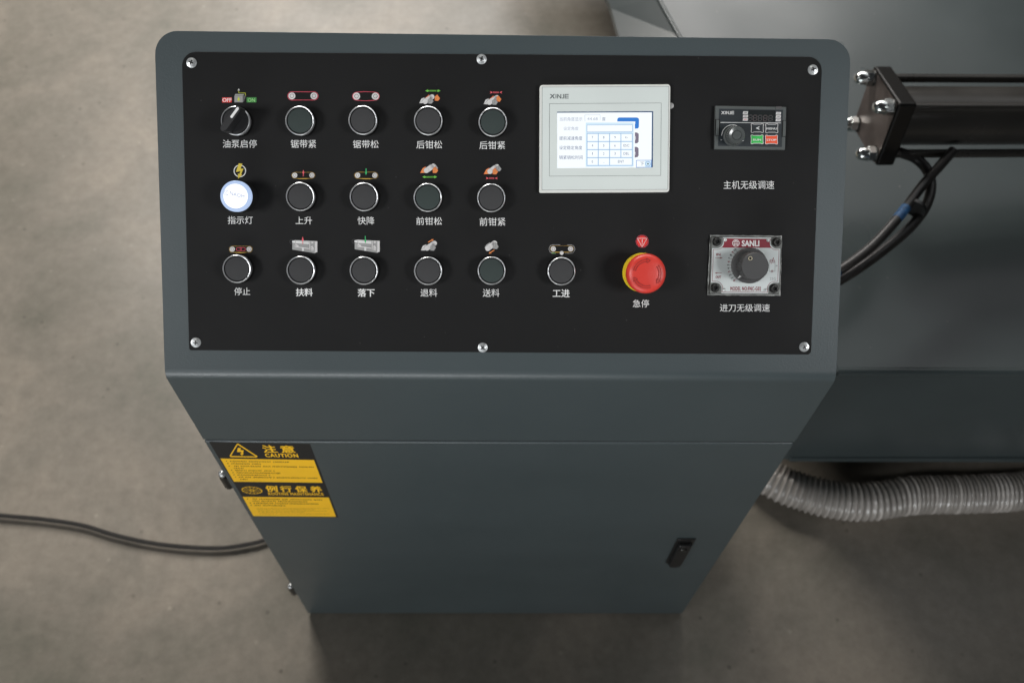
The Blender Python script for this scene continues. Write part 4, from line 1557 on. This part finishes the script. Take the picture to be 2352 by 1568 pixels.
b.build('bed_body', bed, IB)
b = MB()                   # rolled edge along the front of the top
b.tube([(0.872, YF + 0.004, ZT - 0.004), (XR, YF + 0.012, ZT - 0.004)], 0.0065, 'machine_paint', 14)
b.build('front_edge', bed, IB, smooth=60)
b = MB()
b.box(0.885, XR, YF - 0.004, YF + 0.03, 0.096, 0.112, 'machine_paint')
b.build('bottom_flange', bed, IB, bevel=(0.004, 3))
b = MB()
b.tube([(x - 0.001, y, ZT - 0.003) for x, y in tA], 0.005, 'machine_paint', 12)
b.build('side_edge', bed, IB, smooth=60)
b = MB()
b.box(1.0, XR, YF + 0.55, 1.9, 0.0, 0.101, 'machine_paint')
b.build('base_plinth', bed, IB)

# ------------------------------------------------------------------ hydraulic cylinder over the bed
CYL = Vector((0.92772, 0.61331, ZB - 0.28))
MC = Matrix.Translation(CYL) @ Euler((R(-15.1), R(3.3), R(3.8)), 'XYZ').to_matrix().to_4x4()
cyl = thing('hydraulic_cylinder', 'dark steel tie rod cylinder with square end plate above the machine bed', 'cylinder', mtx=MC)
hs_ = 0.042
AX = Matrix.Rotation(R(90), 4, 'Y')        # lathe axis +z -> +x
b = MB()
b.box(0.0, 0.030, -0.056, 0.056, -0.056, 0.056, 'plate_edge')
b.build('end_block', cyl, None, bevel=(0.004, 3))
b = MB()
pl_ = rounded(-0.0535, -0.0535, 0.0535, 0.0535, 0.006)
b.add([(-0.0006, x, y) for x, y in pl_], [tuple(range(len(pl_)))], 'plate_rust')
b.build('end_face', cyl)
b = MB()
b.lathe([(0.0455, 0.0), (0.0455, 1.6), (0.0, 1.6)], 'steel_dark', 48, Matrix.Translation((0.03, 0, 0)) @ AX)
b.build('barrel', cyl, None, smooth=50)
for sy, sz in ((1, 1), (-1, 1), (-1, -1), (1, -1)):
    b = MB()
    b.lathe([(0.0068, 0.0), (0.0068, 1.6)], 'steel_dark', 16, Matrix.Translation((0.031, sy * hs_, sz * hs_)) @ AX)
    b.build('tie_rod', cyl, None, smooth=60)
    b = MB()
    AN = Matrix.Translation((-0.001, sy * hs_, sz * hs_)) @ Matrix.Rotation(R(-90), 4, 'Y') @ Matrix.Rotation(random.uniform(0, 1), 4, 'Z')
    b.lathe([(0.0125, 0.0), (0.0120, 0.0022), (0.0, 0.0022)], 'bolt', 24, AN)
    b.lathe([(0.0126, 0.0022), (0.0126, 0.012), (0.0108, 0.0138)], 'nut', 6, AN)
    b.lathe([(0.0106, 0.0128), (0.0106, 0.0180), (0.0092, 0.0245), (0.0060, 0.0290), (0.0024, 0.0308), (0.0, 0.0310)], 'nut', 28, AN)
    b.build('acorn_nut', cyl, None, smooth=35)


def spline(pts, n=10):
    P = [Vector(p) for p in pts]
    P = [P[0] * 2 - P[1]] + P + [P[-1] * 2 - P[-2]]
    out = []
    for i in range(1, len(P) - 2):
        for k in range(n):
            t = k / n
            a_, b_, c_, d_ = P[i - 1], P[i], P[i + 1], P[i + 2]
            out.append(0.5 * ((2 * b_) + (c_ - a_) * t + (2 * a_ - 5 * b_ + 4 * c_ - d_) * t * t + (3 * b_ - a_ - 3 * c_ + d_) * t ** 3))
    out.append(P[-2])
    return out


def dpt(u, v, z):
    return flat_at(u / K, v / K, z)


# two pressure hoses
h1 = [(2066, 350, .615), (2103, 364, .605), (2130, 392, .60), (2138, 430, .595), (2126, 474, .588), (2093, 519, .578), (2041, 565, .570), (1976, 613, .566), (1907, 655, .562), (1842, 688, .55)]
h2 = [(2190, 345, .625), (2155, 385, .615), (2120, 424, .605), (2090, 464, .602), (2056, 508, .60), (2006, 562, .592), (1948, 608, .587), (1890, 644, .58), (1830, 676, .57)]
b = MB()
p1 = spline([dpt(*q) for q in h1])
b.tube(p1, 0.0082, 'rubber', 16)
tag(b.build('hydraulic_hose', smooth=60), 'black rubber hose curling down from beneath the steel cylinder end plate', 'hose', 'hydraulic hoses')
p2 = spline([dpt(*q) for q in h2])
b = MB()
b.tube(p2, 0.0078, 'rubber', 16)
h2o = b.build('hydraulic_hose', smooth=60)
tag(h2o, 'straighter black hose with blue markings leaving the cylinder', 'hose', 'hydraulic hoses')
b = MB()
b.tube(p2[33:40], 0.0079, 'blue_tape', 16)
b.build('blue_marking', h2o, None, smooth=60)
b = MB()
b.tube(p2[64:70], 0.0080, 'blue_tape', 16)
b.build('blue_marking', h2o, None, smooth=60)
b = MB()
mid = (p1[43] + p2[31]) / 2
d = (p2[36] - p2[33]).normalized()
b.tube([mid - d * 0.003, mid + d * 0.003], 0.0165, 'black', 18)
tag(b.build('cable_tie', smooth=60), 'narrow black tie bundling the two hydraulic hoses together', 'cable tie')

# ------------------------------------------------------------------ corrugated duct on the floor
VZ = (1.9666, 2900, 1700)
cen = [(180, 180), (260, 330), (420, 450), (600, 520), (800, 575), (1000, 600), (1180, 596), (1400, 560), (1600, 545), (1800, 545), (2050, 535), (2250, 525), (2450, 500), (2700, 480)]
RD = 0.0375
cpts = []
for i, (x, y) in enumerate(cen):
    q = flat_at(x / VZ[0] + VZ[1], y / VZ[0] + VZ[2], RD + 0.002)
    cpts.append(q)
sp_ = spline(cpts, 60)
# resample evenly
acc = [0.0]
for i in range(1, len(sp_)):
    acc.append(acc[-1] + (sp_[i] - sp_[i - 1]).length)
L = acc[-1]
step = 0.0022
ev, j = [], 0
d_ = 0.0
while d_ < L:
    while acc[j + 1] < d_:
        j += 1
    f = (d_ - acc[j]) / max(1e-9, acc[j + 1] - acc[j])
    ev.append(sp_[j].lerp(sp_[j + 1], f))
    d_ += step
PITCH = 0.0098


ph = []
q_ = 0.0
for i in range(len(ev)):
    q_ += step / (PITCH * (1 + 0.18 * math.sin(i * 0.021) + 0.1 * math.sin(i * 0.053 + 1)))
    ph.append(q_)
b = MB()
b.tube(ev, RD, 'duct', 40, rf=lambda i: RD - 0.0042 + 0.0042 * max(0.0, math.cos(2 * math.pi * ph[i])) ** 0.8)
me_ribs = []
duct = b.build('corrugated_duct', smooth=80)
i = 0
idx = [k for k in range(len(ev)) if k and int(ph[k]) != int(ph[k - 1])]
tag(duct, 'ribbed grey flexible duct snaking over the floor under the machine bed', 'duct')
for i_, p_ in enumerate(duct.data.polygons):
    pass
duct.data.materials.append(M['duct_wire'])
for fi, p_ in enumerate(duct.data.polygons[:len(duct.data.polygons) - 2]):
    k = fi // 40
    if math.cos(2 * math.pi * ph[min(k, len(ph) - 1)]) > 0.1:
        p_.material_index = 1

# ------------------------------------------------------------------ cable on the floor, left
cb = [(-60, 1176), (0, 1183), (100, 1192), (190, 1206), (260, 1227), (340, 1245), (420, 1255), (500, 1258), (560, 1251), (612, 1238), (680, 1205)]
b = MB()
b.tube(spline([dpt(u, v, 0.0085) for u, v in cb]), 0.0042, 'cable', 14)
tag(b.build('floor_cable', smooth=60), 'thin black cable lying in a shallow curve on the concrete left of the console', 'cable')
